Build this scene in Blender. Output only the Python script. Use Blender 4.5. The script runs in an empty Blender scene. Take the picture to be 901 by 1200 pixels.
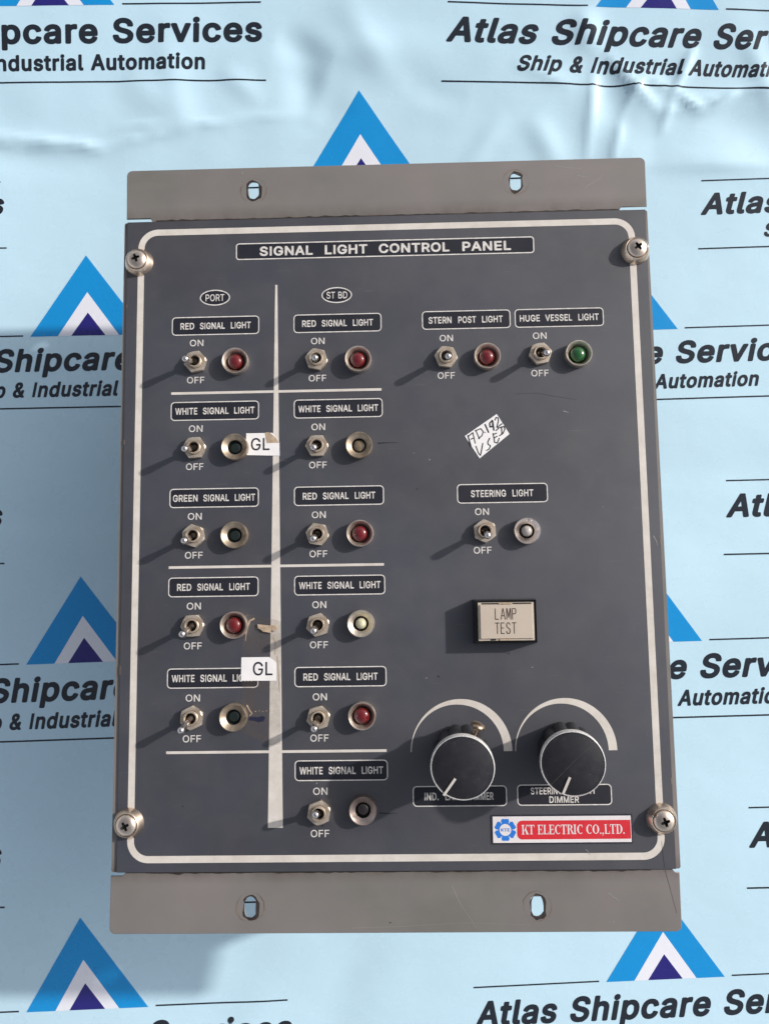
import bpy, bmesh, math, random, json
from mathutils import Vector, Matrix, noise
random.seed(7)
scene = bpy.context.scene
COL = scene.collection
MM = 0.001
HP = 115.0            # height of the panel face above the banner, mm
ZB = 4.0              # banner height above the ground, mm
Z0 = HP + ZB          # panel face above the ground, mm

# ---------------------------------------------------------------- camera
def rot(rx, ry, rz):
    return Matrix.Rotation(rz, 3, 'Z') @ Matrix.Rotation(ry, 3, 'Y') @ Matrix.Rotation(rx, 3, 'X')
Rm = rot(-0.1055637, 0.0225908, -0.0167181)
tv = Vector((-0.5375, -2.3370, 449.5283))
Cp = -(Rm.transposed() @ tv)
cd = bpy.data.cameras.new('camera')
cam = bpy.data.objects.new('camera', cd); COL.objects.link(cam)
def flip(v): return Vector((v[0], -v[1], -v[2]))
right, up, back = flip(Rm[0]), -flip(Rm[1]), -flip(Rm[2])
M = Matrix((right, up, back)).transposed().to_4x4()
M.translation = Vector((Cp[0], -Cp[1], -Cp[2] + Z0)) * MM
cam.matrix_world = M
cd.sensor_fit = 'VERTICAL'; cd.sensor_height = 36.0; cd.lens = 940.87 / 1200 * 36
cd.clip_start = 0.01; cd.clip_end = 200.0
scene.camera = cam

# ---------------------------------------------------------------- light
SUN_COT, SUN_RATIO = 1.87, 0.375
el = math.atan(1 / SUN_COT)
az = Vector((1, SUN_RATIO, 0)).normalized()
sun_dir = Vector((az.x * math.cos(el), az.y * math.cos(el), math.sin(el)))
ld = bpy.data.lights.new('sun', 'SUN'); ld.energy = 4.45; ld.angle = math.radians(1.6); ld.color = (1.0, 0.955, 0.90)
sun = bpy.data.objects.new('sun', ld); COL.objects.link(sun)
sun.rotation_euler = sun_dir.to_track_quat('Z', 'Y').to_euler(); sun.location = (1, 0.4, 1)
w = bpy.data.worlds.new('World'); scene.world = w; w.use_nodes = True
nt = w.node_tree; bg = nt.nodes['Background']
sky = nt.nodes.new('ShaderNodeTexSky'); sky.sky_type = 'NISHITA'; sky.sun_disc = False
sky.sun_elevation = el; sky.sun_rotation = math.atan2(az.x, az.y); sky.dust_density = 2.5; sky.air_density = 0.8
hs = nt.nodes.new('ShaderNodeHueSaturation'); hs.inputs['Saturation'].default_value = 0.36
nt.links.new(sky.outputs[0], hs.inputs['Color']); nt.links.new(hs.outputs[0], bg.inputs[0]); bg.inputs[1].default_value = 0.165
scene.view_settings.view_transform = 'Standard'; scene.view_settings.look = 'None'
scene.view_settings.exposure = 0.09; scene.view_settings.gamma = 1.0; scene.view_settings.use_curve_mapping = False

FONT_JSON = r'''{"rA":[490,[9,-3,18,-8,86,-8,91,-5,141,134,336,134,391,-7,464,-8,470,-3,280,515,200,517,194,511],[168,207,236,420,241,420,311,211,305,207]],"rB":[467,[53,-3,62,-8,257,-8,303,-3,338,6,366,21,389,39,407,63,418,88,425,120,425,156,419,184,407,210,389,234,366,253,339,265,376,292,396,320,405,356,404,402,396,429,381,456,362,478,339,494,303,509,257,516,62,517,53,512],[135,65,135,222,248,223,280,219,316,202,338,175,347,147,344,115,331,93,312,77,294,70,262,66],[135,294,135,444,239,444,271,441,298,430,317,411,327,384,326,352,315,329,294,308,271,298,248,294]],"rD":[513,[53,-3,62,-8,221,-8,294,0,327,11,366,31,394,52,425,88,447,129,463,184,470,252,466,311,453,365,434,406,404,447,371,476,326,500,262,515,62,517,53,512],[135,65,133,443,248,442,276,437,303,428,330,411,353,388,372,356,383,325,390,284,390,229,384,188,371,152,355,125,339,106,316,89,294,78,244,66]],"rE":[429,[53,-3,62,-8,376,-8,383,-3,383,56,376,65,135,65,133,70,135,221,353,221,362,224,363,229,363,288,357,294,135,294,133,443,376,444,380,452,380,511,376,516,62,517,53,512]],"rF":[420,[53,-3,62,-8,126,-8,132,-3,135,213,344,213,351,215,354,220,354,279,348,286,133,288,133,443,371,444,377,452,377,506,373,515,62,517,53,512]],"rG":[531,[33,231,43,163,61,113,90,68,133,26,174,3,233,-12,297,-13,353,0,383,13,415,36,442,64,465,100,475,127,484,168,485,259,478,264,278,262,275,254,275,200,278,192,406,191,403,163,394,136,380,113,364,95,346,81,324,70,297,63,269,61,238,64,206,74,173,95,148,122,128,159,117,195,112,240,113,286,123,336,142,379,169,412,206,435,242,446,269,448,297,445,319,439,342,427,376,395,390,372,401,345,406,341,478,342,482,350,472,386,455,422,428,457,397,484,360,504,315,519,274,523,233,522,188,511,156,497,119,472,89,440,68,409,50,368,40,331,33,277]],"rL":[403,[53,-3,62,-8,362,-8,369,-3,369,56,362,65,134,65,133,506,130,514,126,517,62,517,52,511]],"rM":[639,[53,-3,62,-8,121,-8,129,-3,130,380,163,288,279,-3,289,-8,344,-8,349,-3,494,373,497,361,497,-3,503,-8,571,-7,576,2,576,506,572,515,476,517,469,511,346,193,316,105,312,109,285,190,159,511,153,517,56,515,52,506]],"rN":[534,[53,-3,62,-8,126,-8,132,-3,133,288,130,394,197,284,380,-4,389,-8,462,-8,471,-3,471,506,467,515,398,517,391,511,392,129,389,120,355,179,144,512,135,517,62,517,53,512]],"rO":[544,[33,231,40,177,56,127,81,81,119,38,160,10,206,-7,265,-15,315,-10,360,4,401,27,438,61,469,109,489,159,499,213,501,272,493,331,478,381,456,422,427,459,397,484,360,505,315,519,265,523,219,519,174,505,142,488,110,462,78,424,56,381,40,331,33,277],[115,207,113,281,124,340,134,363,150,390,167,409,188,425,215,439,242,446,269,448,301,444,328,435,351,422,372,404,390,381,406,350,418,309,422,254,419,209,410,171,395,136,374,107,347,84,310,67,274,61,233,65,197,78,167,100,144,127,126,163]],"rP":[455,[53,-3,62,-8,126,-8,132,-3,135,177,248,178,303,186,335,199,357,214,378,234,394,256,409,293,415,325,416,361,412,393,401,425,385,452,364,475,339,493,303,508,253,516,62,517,53,512],[135,250,133,443,257,442,289,433,314,415,331,384,336,343,328,302,309,275,285,259,257,252]],"rR":[459,[53,-3,62,-8,126,-8,132,-3,133,188,239,190,244,187,348,-6,426,-8,435,-3,433,6,327,202,329,206,366,230,390,256,410,297,417,338,414,388,401,429,377,465,344,492,303,509,253,516,62,517,53,512],[135,263,135,444,266,441,298,430,320,411,334,379,336,338,328,306,310,284,289,272,257,264]],"rS":[457,[31,129,44,79,71,38,113,7,158,-10,222,-17,281,-11,336,8,376,38,404,79,416,125,412,175,404,197,392,216,365,243,326,266,281,283,195,307,158,323,131,346,123,375,131,407,151,429,186,446,226,450,267,445,299,430,320,407,330,375,336,370,404,370,409,379,401,420,387,447,365,475,326,501,276,519,226,524,167,516,122,499,83,470,57,434,45,393,45,357,53,325,67,298,91,275,113,260,149,242,286,200,308,189,325,175,335,157,337,134,332,111,317,90,295,73,267,63,231,57,199,59,163,69,136,87,121,107,108,144,36,144,30,138]],"rT":[459,[24,452,25,447,34,444,185,443,185,-3,193,-8,261,-7,265,2,265,443,420,444,425,452,424,511,415,517,29,516,24,511]],"m,":[212,[20,-127,26,-134,35,-138,85,-138,99,-131,156,69,155,78,147,87,139,90,67,90,52,82,19,-113]],"m.":[212,[33,25,44,2,65,-16,88,-23,115,-21,138,-8,153,11,160,34,157,61,147,80,127,97,101,105,79,104,57,93,40,75,31,52]],"mA":[504,[-1,-7,5,-15,14,-19,86,-19,95,-16,103,-7,147,120,155,123,327,123,332,121,382,-14,395,-19,464,-19,473,-16,480,-7,481,6,294,515,286,525,277,528,200,528,191,525,184,515,-2,6],[186,218,182,220,236,382,241,383,296,220]],"mC":[535,[24,209,39,140,62,90,100,40,141,9,197,-16,251,-25,310,-22,365,-6,415,24,456,67,472,95,484,127,492,159,488,172,474,179,401,178,392,170,380,136,361,109,338,90,310,78,283,73,256,72,210,84,188,97,165,118,147,144,134,172,127,200,123,240,124,281,130,322,146,363,169,396,201,421,238,434,265,437,292,435,319,428,339,418,369,390,382,368,392,339,406,329,474,329,487,336,492,345,491,354,476,404,456,441,428,473,397,498,356,519,310,531,265,534,215,529,169,515,128,492,101,469,70,431,52,400,34,354,25,313,21,254]],"mD":[527,[43,-7,51,-16,62,-19,239,-18,294,-11,344,6,376,24,412,55,435,83,457,126,473,179,481,252,476,315,464,365,442,415,412,455,376,486,348,502,316,515,262,526,62,528,53,526,45,520,41,506],[144,79,144,430,148,433,235,432,271,427,298,418,326,401,346,379,362,352,373,320,379,279,379,229,372,188,361,156,348,134,333,115,312,99,289,88,266,81,230,76,148,76]],"mE":[443,[43,-7,51,-16,62,-19,376,-19,390,-12,394,-3,394,61,389,70,380,75,148,76,144,79,144,206,148,210,357,210,369,215,374,229,374,288,370,297,362,304,144,306,144,430,148,433,380,434,389,443,391,452,391,511,383,525,371,528,62,528,53,526,45,520,41,506]],"mF":[435,[43,-7,51,-16,62,-19,126,-19,135,-16,142,-7,144,202,348,202,362,211,365,220,365,279,362,289,353,296,144,297,144,429,148,433,376,434,385,441,388,452,388,511,380,524,366,528,62,528,53,526,45,520,41,506]],"mG":[545,[24,209,38,140,61,90,100,40,140,9,197,-16,251,-25,315,-22,369,-6,401,11,432,36,459,68,475,95,489,136,495,168,497,254,493,268,478,275,283,275,269,269,264,254,264,200,269,186,283,180,388,180,394,177,389,154,379,131,365,111,347,95,324,82,301,75,278,72,247,74,215,82,184,100,160,124,142,154,130,186,124,227,124,281,130,322,146,363,169,396,201,421,238,434,288,435,310,430,333,420,365,392,380,368,392,338,406,330,474,330,488,335,493,350,479,400,456,440,429,472,393,500,356,518,310,531,265,535,215,530,169,516,138,499,101,470,69,432,51,400,34,354,25,313,21,254]],"mH":[542,[43,-7,51,-16,62,-19,126,-19,135,-16,142,-7,144,211,371,213,375,-7,383,-16,394,-19,457,-19,472,-12,476,2,476,506,475,515,467,525,457,528,389,527,380,523,375,515,373,311,366,308,148,308,144,311,142,515,135,525,126,528,57,528,45,520,41,506]],"mI":[200,[45,-20,131,-20,131,527,45,527]],"mL":[418,[43,-7,51,-16,62,-19,362,-19,376,-12,380,-3,380,61,375,70,366,75,148,76,144,79,143,511,139,521,126,528,57,528,48,524,41,511]],"mM":[653,[43,-7,51,-16,62,-19,126,-19,139,-7,141,297,144,308,271,-11,285,-19,339,-19,351,-16,359,-7,485,313,487,-7,494,-16,503,-19,566,-19,580,-14,587,2,587,506,586,515,580,523,566,528,476,528,461,520,316,141,312,145,167,520,153,528,62,528,48,524,42,515,41,506]],"mN":[548,[43,-7,51,-16,62,-19,126,-19,135,-16,142,-7,144,350,372,-12,380,-18,389,-19,466,-19,478,-12,482,2,482,506,481,515,476,523,462,528,398,528,388,525,381,515,380,175,376,166,151,520,144,526,135,528,57,528,45,520,41,506]],"mO":[558,[24,209,38,144,59,95,92,50,128,17,183,-12,233,-24,288,-25,347,-13,392,8,433,40,463,77,490,127,507,190,512,254,508,313,495,368,472,418,446,454,419,481,378,509,333,526,283,534,233,532,183,520,142,501,110,477,80,445,54,404,39,368,26,313,21,254],[124,223,124,286,138,345,165,391,183,409,205,422,228,432,256,436,288,435,315,429,338,418,360,400,390,359,403,322,410,286,411,240,405,195,396,163,376,127,355,104,328,86,297,75,256,72,219,80,192,94,165,118,146,145,132,181]],"mP":[469,[43,-7,51,-16,62,-19,126,-19,135,-16,142,-7,144,166,253,167,307,176,335,187,362,204,385,225,401,247,416,279,425,311,428,347,423,393,411,429,396,456,371,484,344,503,303,519,253,527,62,528,53,526,44,518,41,506],[144,265,144,430,148,433,257,431,285,423,307,406,321,379,325,338,316,302,298,280,276,267,248,262,148,261]],"mR":[474,[43,-7,48,-15,57,-19,126,-19,139,-12,144,2,144,175,148,179,230,179,238,175,339,-13,353,-19,426,-19,435,-18,444,-10,447,2,444,10,342,197,380,227,406,261,422,302,428,343,425,388,411,434,388,470,353,499,307,519,253,527,62,528,53,526,44,518,41,506],[144,274,144,430,148,433,257,432,289,422,310,406,323,379,326,343,318,311,303,292,285,282,257,275]],"mS":[471,[22,116,36,70,65,29,108,-3,158,-21,226,-28,295,-20,345,0,387,34,414,75,427,125,423,175,416,197,402,220,372,251,331,276,286,293,199,317,163,333,140,352,134,375,141,402,163,424,195,436,236,439,272,432,299,416,313,397,320,370,331,360,408,360,415,366,420,375,413,420,398,452,372,483,332,511,281,529,226,535,163,527,117,509,76,479,47,438,35,397,33,361,38,334,49,307,65,284,95,258,131,238,267,195,308,175,322,160,326,138,322,116,309,97,286,81,254,71,217,68,181,74,158,83,140,97,129,116,120,147,113,154,104,156,31,154,20,143]],"mT":[473,[15,443,29,433,170,433,174,429,174,-3,179,-13,188,-18,265,-17,274,-7,276,2,276,429,279,433,424,434,434,443,436,452,434,518,424,526,415,528,29,528,20,524,13,511]],"mU":[542,[43,144,57,92,71,66,89,42,111,21,135,4,185,-17,244,-27,307,-23,362,-6,412,26,435,50,454,80,466,107,474,144,476,507,472,521,457,528,394,528,384,525,375,516,374,180,370,148,356,116,330,90,298,75,257,71,216,76,185,92,161,116,147,148,143,180,142,516,135,525,126,528,57,528,48,524,41,507]],"mV":[504,[-1,502,186,-7,200,-19,286,-17,295,-7,481,502,482,511,478,520,468,527,459,528,391,527,379,520,241,119,100,519,86,528,14,528,0,518]],"mW":[711,[0,497,141,-13,155,-19,232,-19,241,-16,248,-7,341,336,345,333,438,-7,445,-16,455,-19,532,-19,545,-12,687,502,687,515,682,523,668,528,605,528,595,526,586,517,495,164,491,158,399,511,391,524,382,528,305,528,295,524,289,515,195,160,191,163,98,520,82,528,14,528,5,524,-1,515]],"bA":[515,[-10,-7,-1,-21,14,-27,86,-27,100,-22,109,-12,155,115,323,115,327,111,371,-12,378,-21,391,-27,464,-27,477,-23,487,-12,490,-3,488,11,302,515,291,531,277,536,200,536,186,531,177,521,-8,11],[195,226,194,229,236,356,241,356,285,229,277,226]],"bC":[545,[15,222,26,154,45,104,64,72,83,47,124,10,178,-19,233,-32,297,-32,356,-19,388,-4,414,13,440,36,459,59,476,86,491,122,500,159,497,173,490,181,478,187,401,187,391,181,384,172,375,145,362,122,347,106,328,94,301,84,274,80,242,82,215,90,192,103,172,122,156,145,141,177,133,213,130,254,133,295,141,331,158,368,180,395,206,414,242,427,292,427,315,421,338,409,355,395,369,377,387,331,406,321,474,321,492,329,500,350,488,395,469,435,442,471,410,499,369,522,328,536,278,542,233,540,183,529,147,513,108,486,74,450,52,418,32,372,21,331,14,277]],"bD":[537,[34,-7,43,-21,57,-27,239,-26,294,-19,335,-7,377,15,407,39,439,76,465,125,482,179,489,252,484,315,471,370,448,420,418,461,380,493,353,509,321,522,262,534,57,536,48,533,38,525,33,506],[153,85,153,425,244,424,289,413,316,398,339,375,353,352,365,320,371,284,372,238,365,193,355,161,342,138,326,120,307,106,285,95,239,85]],"bE":[454,[34,-7,44,-21,62,-27,376,-27,389,-23,398,-14,402,-3,402,61,396,75,385,82,157,84,152,88,153,202,357,202,376,211,382,229,381,293,376,304,366,310,153,314,153,425,371,425,385,428,396,438,399,452,399,511,389,530,371,536,62,536,48,533,38,525,33,506]],"bG":[555,[15,222,25,159,45,104,63,72,83,46,124,10,178,-19,233,-32,301,-32,360,-18,401,2,428,22,459,54,481,90,496,131,503,168,505,254,501,269,492,279,478,283,283,283,266,277,259,268,256,254,256,195,265,179,278,172,378,172,383,172,384,168,377,145,365,124,351,109,333,96,292,82,242,82,210,93,183,111,161,136,145,168,135,200,131,240,132,286,141,331,158,368,183,399,213,418,247,428,292,426,315,420,333,410,362,381,387,331,406,322,478,322,492,328,498,336,501,350,491,390,472,431,444,468,410,498,369,521,319,537,274,542,228,540,178,528,138,508,107,486,74,452,52,418,31,372,20,331,14,277]],"bH":[552,[34,-7,43,-21,57,-27,130,-26,142,-21,148,-13,152,2,153,204,362,205,365,202,365,2,368,-12,376,-21,389,-27,462,-27,478,-16,484,2,484,506,481,520,474,529,457,536,389,536,376,530,368,520,365,506,365,320,357,316,153,317,152,511,148,522,139,531,126,536,57,536,39,526,33,506]],"bI":[230,[45,-20,153,-20,153,527,45,527]],"bK":[502,[34,-7,43,-21,57,-27,126,-27,135,-25,146,-16,151,-3,152,156,194,201,355,-21,371,-27,448,-27,462,-23,470,-16,475,-3,471,15,280,284,280,288,470,493,475,511,466,529,448,536,362,536,348,531,153,320,152,511,148,522,139,531,126,536,57,536,39,526,33,506]],"bL":[428,[34,-7,43,-21,57,-27,362,-27,380,-19,388,-3,388,61,382,75,371,82,153,85,152,511,144,528,130,535,53,535,42,529,34,515]],"bN":[558,[34,-7,44,-21,62,-27,130,-27,144,-19,151,-7,153,319,366,-18,385,-27,462,-27,476,-24,485,-17,490,2,490,506,488,520,480,530,466,536,394,535,380,528,373,515,371,190,154,529,139,536,62,536,48,533,39,526,33,506]],"bO":[568,[15,222,26,154,45,104,74,58,120,13,165,-13,215,-29,283,-33,338,-24,383,-6,428,25,469,71,495,118,512,172,519,231,518,295,507,354,488,404,460,450,426,486,394,509,351,529,301,540,247,542,197,533,151,515,119,495,85,463,55,422,37,386,22,336,14,277],[133,214,132,281,141,331,164,377,197,408,219,420,242,427,269,429,297,426,319,418,342,405,373,372,388,345,398,309,403,268,401,213,392,177,378,145,360,120,338,101,310,87,274,80,238,83,206,95,178,115,158,140,141,177]],"bP":[480,[34,-7,43,-21,57,-27,126,-27,135,-25,146,-16,151,-3,153,158,262,160,316,171,344,183,366,197,391,220,408,243,423,275,433,311,436,347,432,388,423,420,407,453,385,482,357,504,307,527,253,535,57,536,48,533,38,525,33,506],[153,269,152,425,257,423,283,415,301,402,314,375,317,343,311,311,296,288,276,276,253,271]],"bR":[484,[34,-7,43,-21,57,-27,126,-27,144,-19,151,-3,152,170,230,171,336,-21,353,-27,430,-27,439,-24,449,-16,455,-3,452,11,353,193,353,197,393,229,415,261,431,302,436,352,431,402,416,443,394,475,357,506,307,527,253,535,57,536,48,533,38,525,33,506],[153,282,153,425,257,423,285,416,303,402,315,379,318,347,313,320,298,299,280,289,257,283]],"bS":[482,[13,120,20,88,29,66,58,25,76,8,104,-9,154,-28,222,-36,286,-30,336,-13,363,2,386,20,404,41,419,66,434,116,435,147,432,175,423,202,409,225,381,254,336,283,290,300,204,324,169,338,147,357,142,375,148,397,167,417,199,429,236,431,267,425,292,411,306,393,313,366,326,353,399,351,413,354,422,361,428,375,423,411,410,447,383,484,349,510,317,526,276,538,226,543,186,539,140,528,104,510,70,484,41,443,32,420,26,393,28,343,36,316,49,291,81,258,126,231,163,217,258,190,295,175,315,157,318,129,308,109,290,92,263,81,231,76,190,80,158,93,137,116,127,152,108,163,40,164,26,161,13,145]],"bT":[484,[6,443,15,430,29,425,166,425,167,-7,174,-20,188,-27,256,-27,270,-24,279,-15,284,-3,284,420,288,425,415,425,432,429,440,438,444,447,441,520,429,533,415,536,29,536,14,529,6,515]],"i&":[487,[8,95,26,50,56,13,95,-14,141,-31,186,-37,236,-33,281,-21,322,-1,327,-2,345,-23,359,-30,441,-30,454,-25,463,-16,468,0,465,13,406,86,426,136,433,168,438,227,431,243,413,254,341,253,331,249,322,238,318,203,313,198,264,259,304,295,327,322,344,354,352,386,353,422,343,459,323,490,295,516,268,531,241,539,204,543,168,541,141,534,113,521,90,504,70,481,57,459,50,436,46,409,46,381,52,354,60,331,92,281,44,236,17,195,5,150],[131,109,127,131,131,150,145,170,168,189,246,95,246,90,213,78,177,78,150,88],[168,390,170,413,183,427,195,431,213,430,229,418,232,404,227,387,214,372,191,354,186,354,180,363]],"iA":[519,[-11,-12,0,-25,14,-30,86,-30,101,-25,113,-12,155,108,159,112,318,112,324,111,367,-12,377,-24,391,-30,464,-30,477,-26,488,-16,493,-3,491,11,304,520,291,535,277,539,200,539,186,535,176,525,-12,11],[200,229,198,234,236,346,241,346,280,229]],"iI":[237,[45,-20,157,-20,157,527,45,527]],"iS":[486,[12,107,31,56,63,16,104,-13,154,-31,222,-39,286,-33,313,-26,345,-12,390,21,405,38,422,66,437,116,438,147,435,175,426,202,413,225,381,258,336,286,290,303,204,327,172,340,151,357,145,375,151,397,170,416,199,426,236,428,267,422,290,409,303,393,312,361,326,350,399,348,413,350,422,357,430,370,427,411,408,456,381,490,349,514,317,530,276,541,226,546,176,541,136,529,95,508,66,484,37,443,29,420,23,388,23,357,28,329,47,288,78,257,126,228,158,216,258,187,295,171,311,157,315,134,306,111,281,91,245,80,204,80,172,89,151,102,139,120,130,152,117,164,104,167,36,166,21,161,10,147,8,134]],"ia":[428,[5,71,19,35,41,5,73,-18,109,-32,150,-38,187,-37,219,-30,250,-15,259,-25,273,-30,337,-30,355,-24,362,-16,367,-2,366,271,362,298,353,325,328,364,304,384,273,400,237,410,196,414,155,411,114,401,82,385,55,365,32,339,12,298,13,280,28,264,91,245,105,244,121,252,135,275,150,289,169,297,196,301,219,298,232,292,242,280,245,261,237,257,109,238,73,224,44,207,23,184,7,152,0,111],[123,96,124,116,141,129,169,137,241,147,245,143,244,125,237,107,223,92,205,81,178,76,150,77,132,85]],"ic":[435,[8,139,22,89,43,48,72,13,112,-15,154,-32,204,-38,254,-33,295,-20,336,6,366,39,379,62,390,89,393,103,389,116,372,131,300,147,281,137,265,103,245,85,213,77,177,82,163,90,150,104,133,139,126,185,132,235,143,262,159,282,177,294,200,299,227,298,250,288,266,271,279,244,295,233,309,232,372,249,384,257,391,271,391,285,380,312,363,341,340,366,309,389,277,403,236,413,195,414,154,408,122,397,91,378,66,357,44,330,24,294,13,262,6,221,4,175]],"id":[463,[9,135,22,85,49,35,85,-2,127,-26,163,-36,200,-38,245,-32,281,-14,286,-13,300,-27,313,-30,377,-30,394,-20,402,-2,402,507,399,521,393,530,381,537,368,539,309,539,290,530,281,512,281,398,278,394,250,407,227,412,168,413,118,398,94,385,66,362,33,316,14,266,4,203],[127,174,127,212,134,244,147,271,163,288,186,298,218,299,241,291,259,275,269,257,278,230,281,171,269,121,259,103,245,89,227,80,204,77,181,80,164,89,150,103,139,121,130,148]],"ie":[443,[9,135,23,85,42,48,72,13,113,-16,154,-31,209,-38,254,-35,302,-20,345,7,376,44,394,85,394,98,386,112,372,120,304,138,283,125,268,98,254,86,231,78,200,77,177,82,154,96,139,116,131,139,372,139,387,144,395,151,400,162,401,207,395,257,381,303,363,335,341,362,309,387,277,402,241,411,204,414,163,410,122,397,91,379,66,357,41,325,24,294,13,262,5,216,5,171],[136,251,134,253,145,271,163,289,181,297,204,300,227,298,245,289,260,275,271,253]],"ih":[449,[23,2,25,-12,31,-21,50,-30,118,-30,129,-25,139,-16,144,-3,144,225,146,252,154,270,168,286,186,296,209,299,232,296,245,289,258,275,264,256,266,2,271,-16,280,-25,291,-30,359,-30,377,-22,386,-7,387,256,380,302,368,334,350,361,327,383,304,397,277,408,241,414,204,413,177,407,145,394,143,515,136,529,118,538,45,538,32,530,23,515]],"ii":[206,[15,461,28,438,48,422,70,413,102,415,129,428,148,450,156,475,152,506,139,530,116,547,89,554,61,550,38,538,19,515,12,488],[23,-7,37,-25,57,-30,120,-29,135,-21,143,-7,144,379,138,397,120,409,48,409,33,402,24,388]],"il":[228,[23,86,26,49,39,18,59,-7,82,-21,118,-31,163,-31,195,-23,204,-15,210,-5,210,9,198,63,194,72,177,83,150,82,144,86,144,509,136,528,118,538,45,538,32,530,23,513]],"im":[649,[23,2,25,-12,31,-21,50,-30,118,-30,129,-25,139,-16,144,2,145,256,152,275,164,288,182,298,204,300,218,298,232,290,240,279,244,265,244,2,247,-12,258,-25,273,-30,336,-30,354,-23,363,-12,365,-3,367,261,374,279,386,292,404,299,423,300,441,297,454,289,461,279,465,265,466,2,468,-12,477,-23,491,-30,559,-30,573,-26,582,-16,587,-3,587,265,580,311,562,352,543,375,518,394,486,409,454,415,418,415,382,407,350,393,323,371,318,372,300,390,277,404,236,415,186,412,141,393,127,405,113,409,50,409,36,404,26,393,23,379]],"in":[449,[23,2,25,-12,31,-21,50,-30,118,-30,129,-25,139,-16,144,-3,144,225,146,252,157,275,171,288,191,297,213,299,236,294,250,285,260,270,265,252,266,2,268,-12,280,-25,295,-30,363,-29,382,-17,387,2,387,238,384,279,377,311,365,338,350,361,327,383,282,406,236,414,186,410,141,390,127,405,113,409,50,409,36,404,29,397,23,379]],"io":[454,[8,139,22,89,43,48,69,16,104,-11,150,-31,191,-38,236,-36,281,-25,322,-4,354,24,378,57,397,98,407,139,411,189,405,248,393,289,374,325,353,353,327,377,291,398,250,411,209,414,168,411,136,402,100,385,71,362,50,338,28,303,13,262,6,221,4,175],[127,173,128,212,135,244,149,271,168,290,195,299,227,298,250,288,268,269,279,248,285,225,289,171,276,121,265,103,250,88,231,80,209,76,186,79,168,87,151,103,140,121,130,148]],"ip":[463,[23,-141,27,-159,45,-172,113,-173,127,-170,139,-159,144,-145,145,-15,177,-31,209,-37,245,-38,282,-31,314,-18,342,0,370,27,391,59,408,100,417,141,420,191,415,250,401,295,379,336,352,368,318,392,282,407,232,414,182,409,141,389,128,405,113,409,50,409,36,404,27,395,23,377],[145,155,143,195,147,232,156,259,172,282,191,295,218,300,245,296,268,282,282,264,290,245,298,191,291,136,281,114,268,96,254,85,236,78,213,77,191,82,173,95,161,109,151,132]],"ir":[298,[23,2,25,-12,31,-21,50,-30,118,-30,129,-25,139,-16,144,-3,144,238,146,256,159,278,177,290,204,296,250,293,268,305,273,320,273,388,268,401,259,409,245,414,195,414,163,406,141,395,118,409,50,409,36,404,26,393,23,379]],"is":[404,[9,75,27,35,51,6,83,-16,128,-33,183,-38,237,-32,283,-16,319,10,346,45,359,85,359,130,353,153,341,175,319,200,287,221,251,235,160,258,143,266,139,275,142,286,156,296,174,302,196,302,222,294,234,280,246,257,260,248,274,248,337,263,351,277,353,298,338,335,315,366,287,389,259,403,228,411,187,414,151,412,115,403,86,389,60,370,32,335,18,294,19,248,26,225,37,204,60,179,92,158,128,145,219,122,233,114,238,103,233,92,215,80,187,76,160,78,142,85,133,92,115,128,106,134,92,136,19,119,7,103]],"it":[266,[-24,330,-21,316,-10,302,4,297,31,297,35,293,35,80,43,43,57,16,72,-1,90,-15,126,-29,154,-34,186,-33,213,-30,231,-22,240,-11,243,2,227,70,208,83,163,80,157,84,156,98,156,293,158,297,213,298,229,311,234,325,234,380,227,398,208,409,156,411,156,475,150,489,140,498,126,501,58,500,45,493,36,480,34,411,-1,408,-13,402,-20,393,-24,380]],"iu":[449,[23,142,28,88,44,42,73,5,109,-20,141,-31,182,-35,227,-29,268,-12,282,-25,295,-30,359,-30,373,-26,384,-12,387,1,387,379,382,397,363,409,295,409,282,406,269,392,266,379,266,151,263,129,254,107,241,92,223,83,200,80,179,83,163,91,152,106,146,124,144,379,141,392,132,403,118,409,50,409,36,404,27,395,23,383]],"iv":[428,[-9,365,137,-16,147,-25,160,-30,228,-30,242,-26,254,-12,400,370,401,384,397,396,387,405,374,409,301,409,283,400,276,388,197,167,192,169,113,388,106,400,87,409,10,408,-2,402,-9,393,-13,379]]}'''
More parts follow.
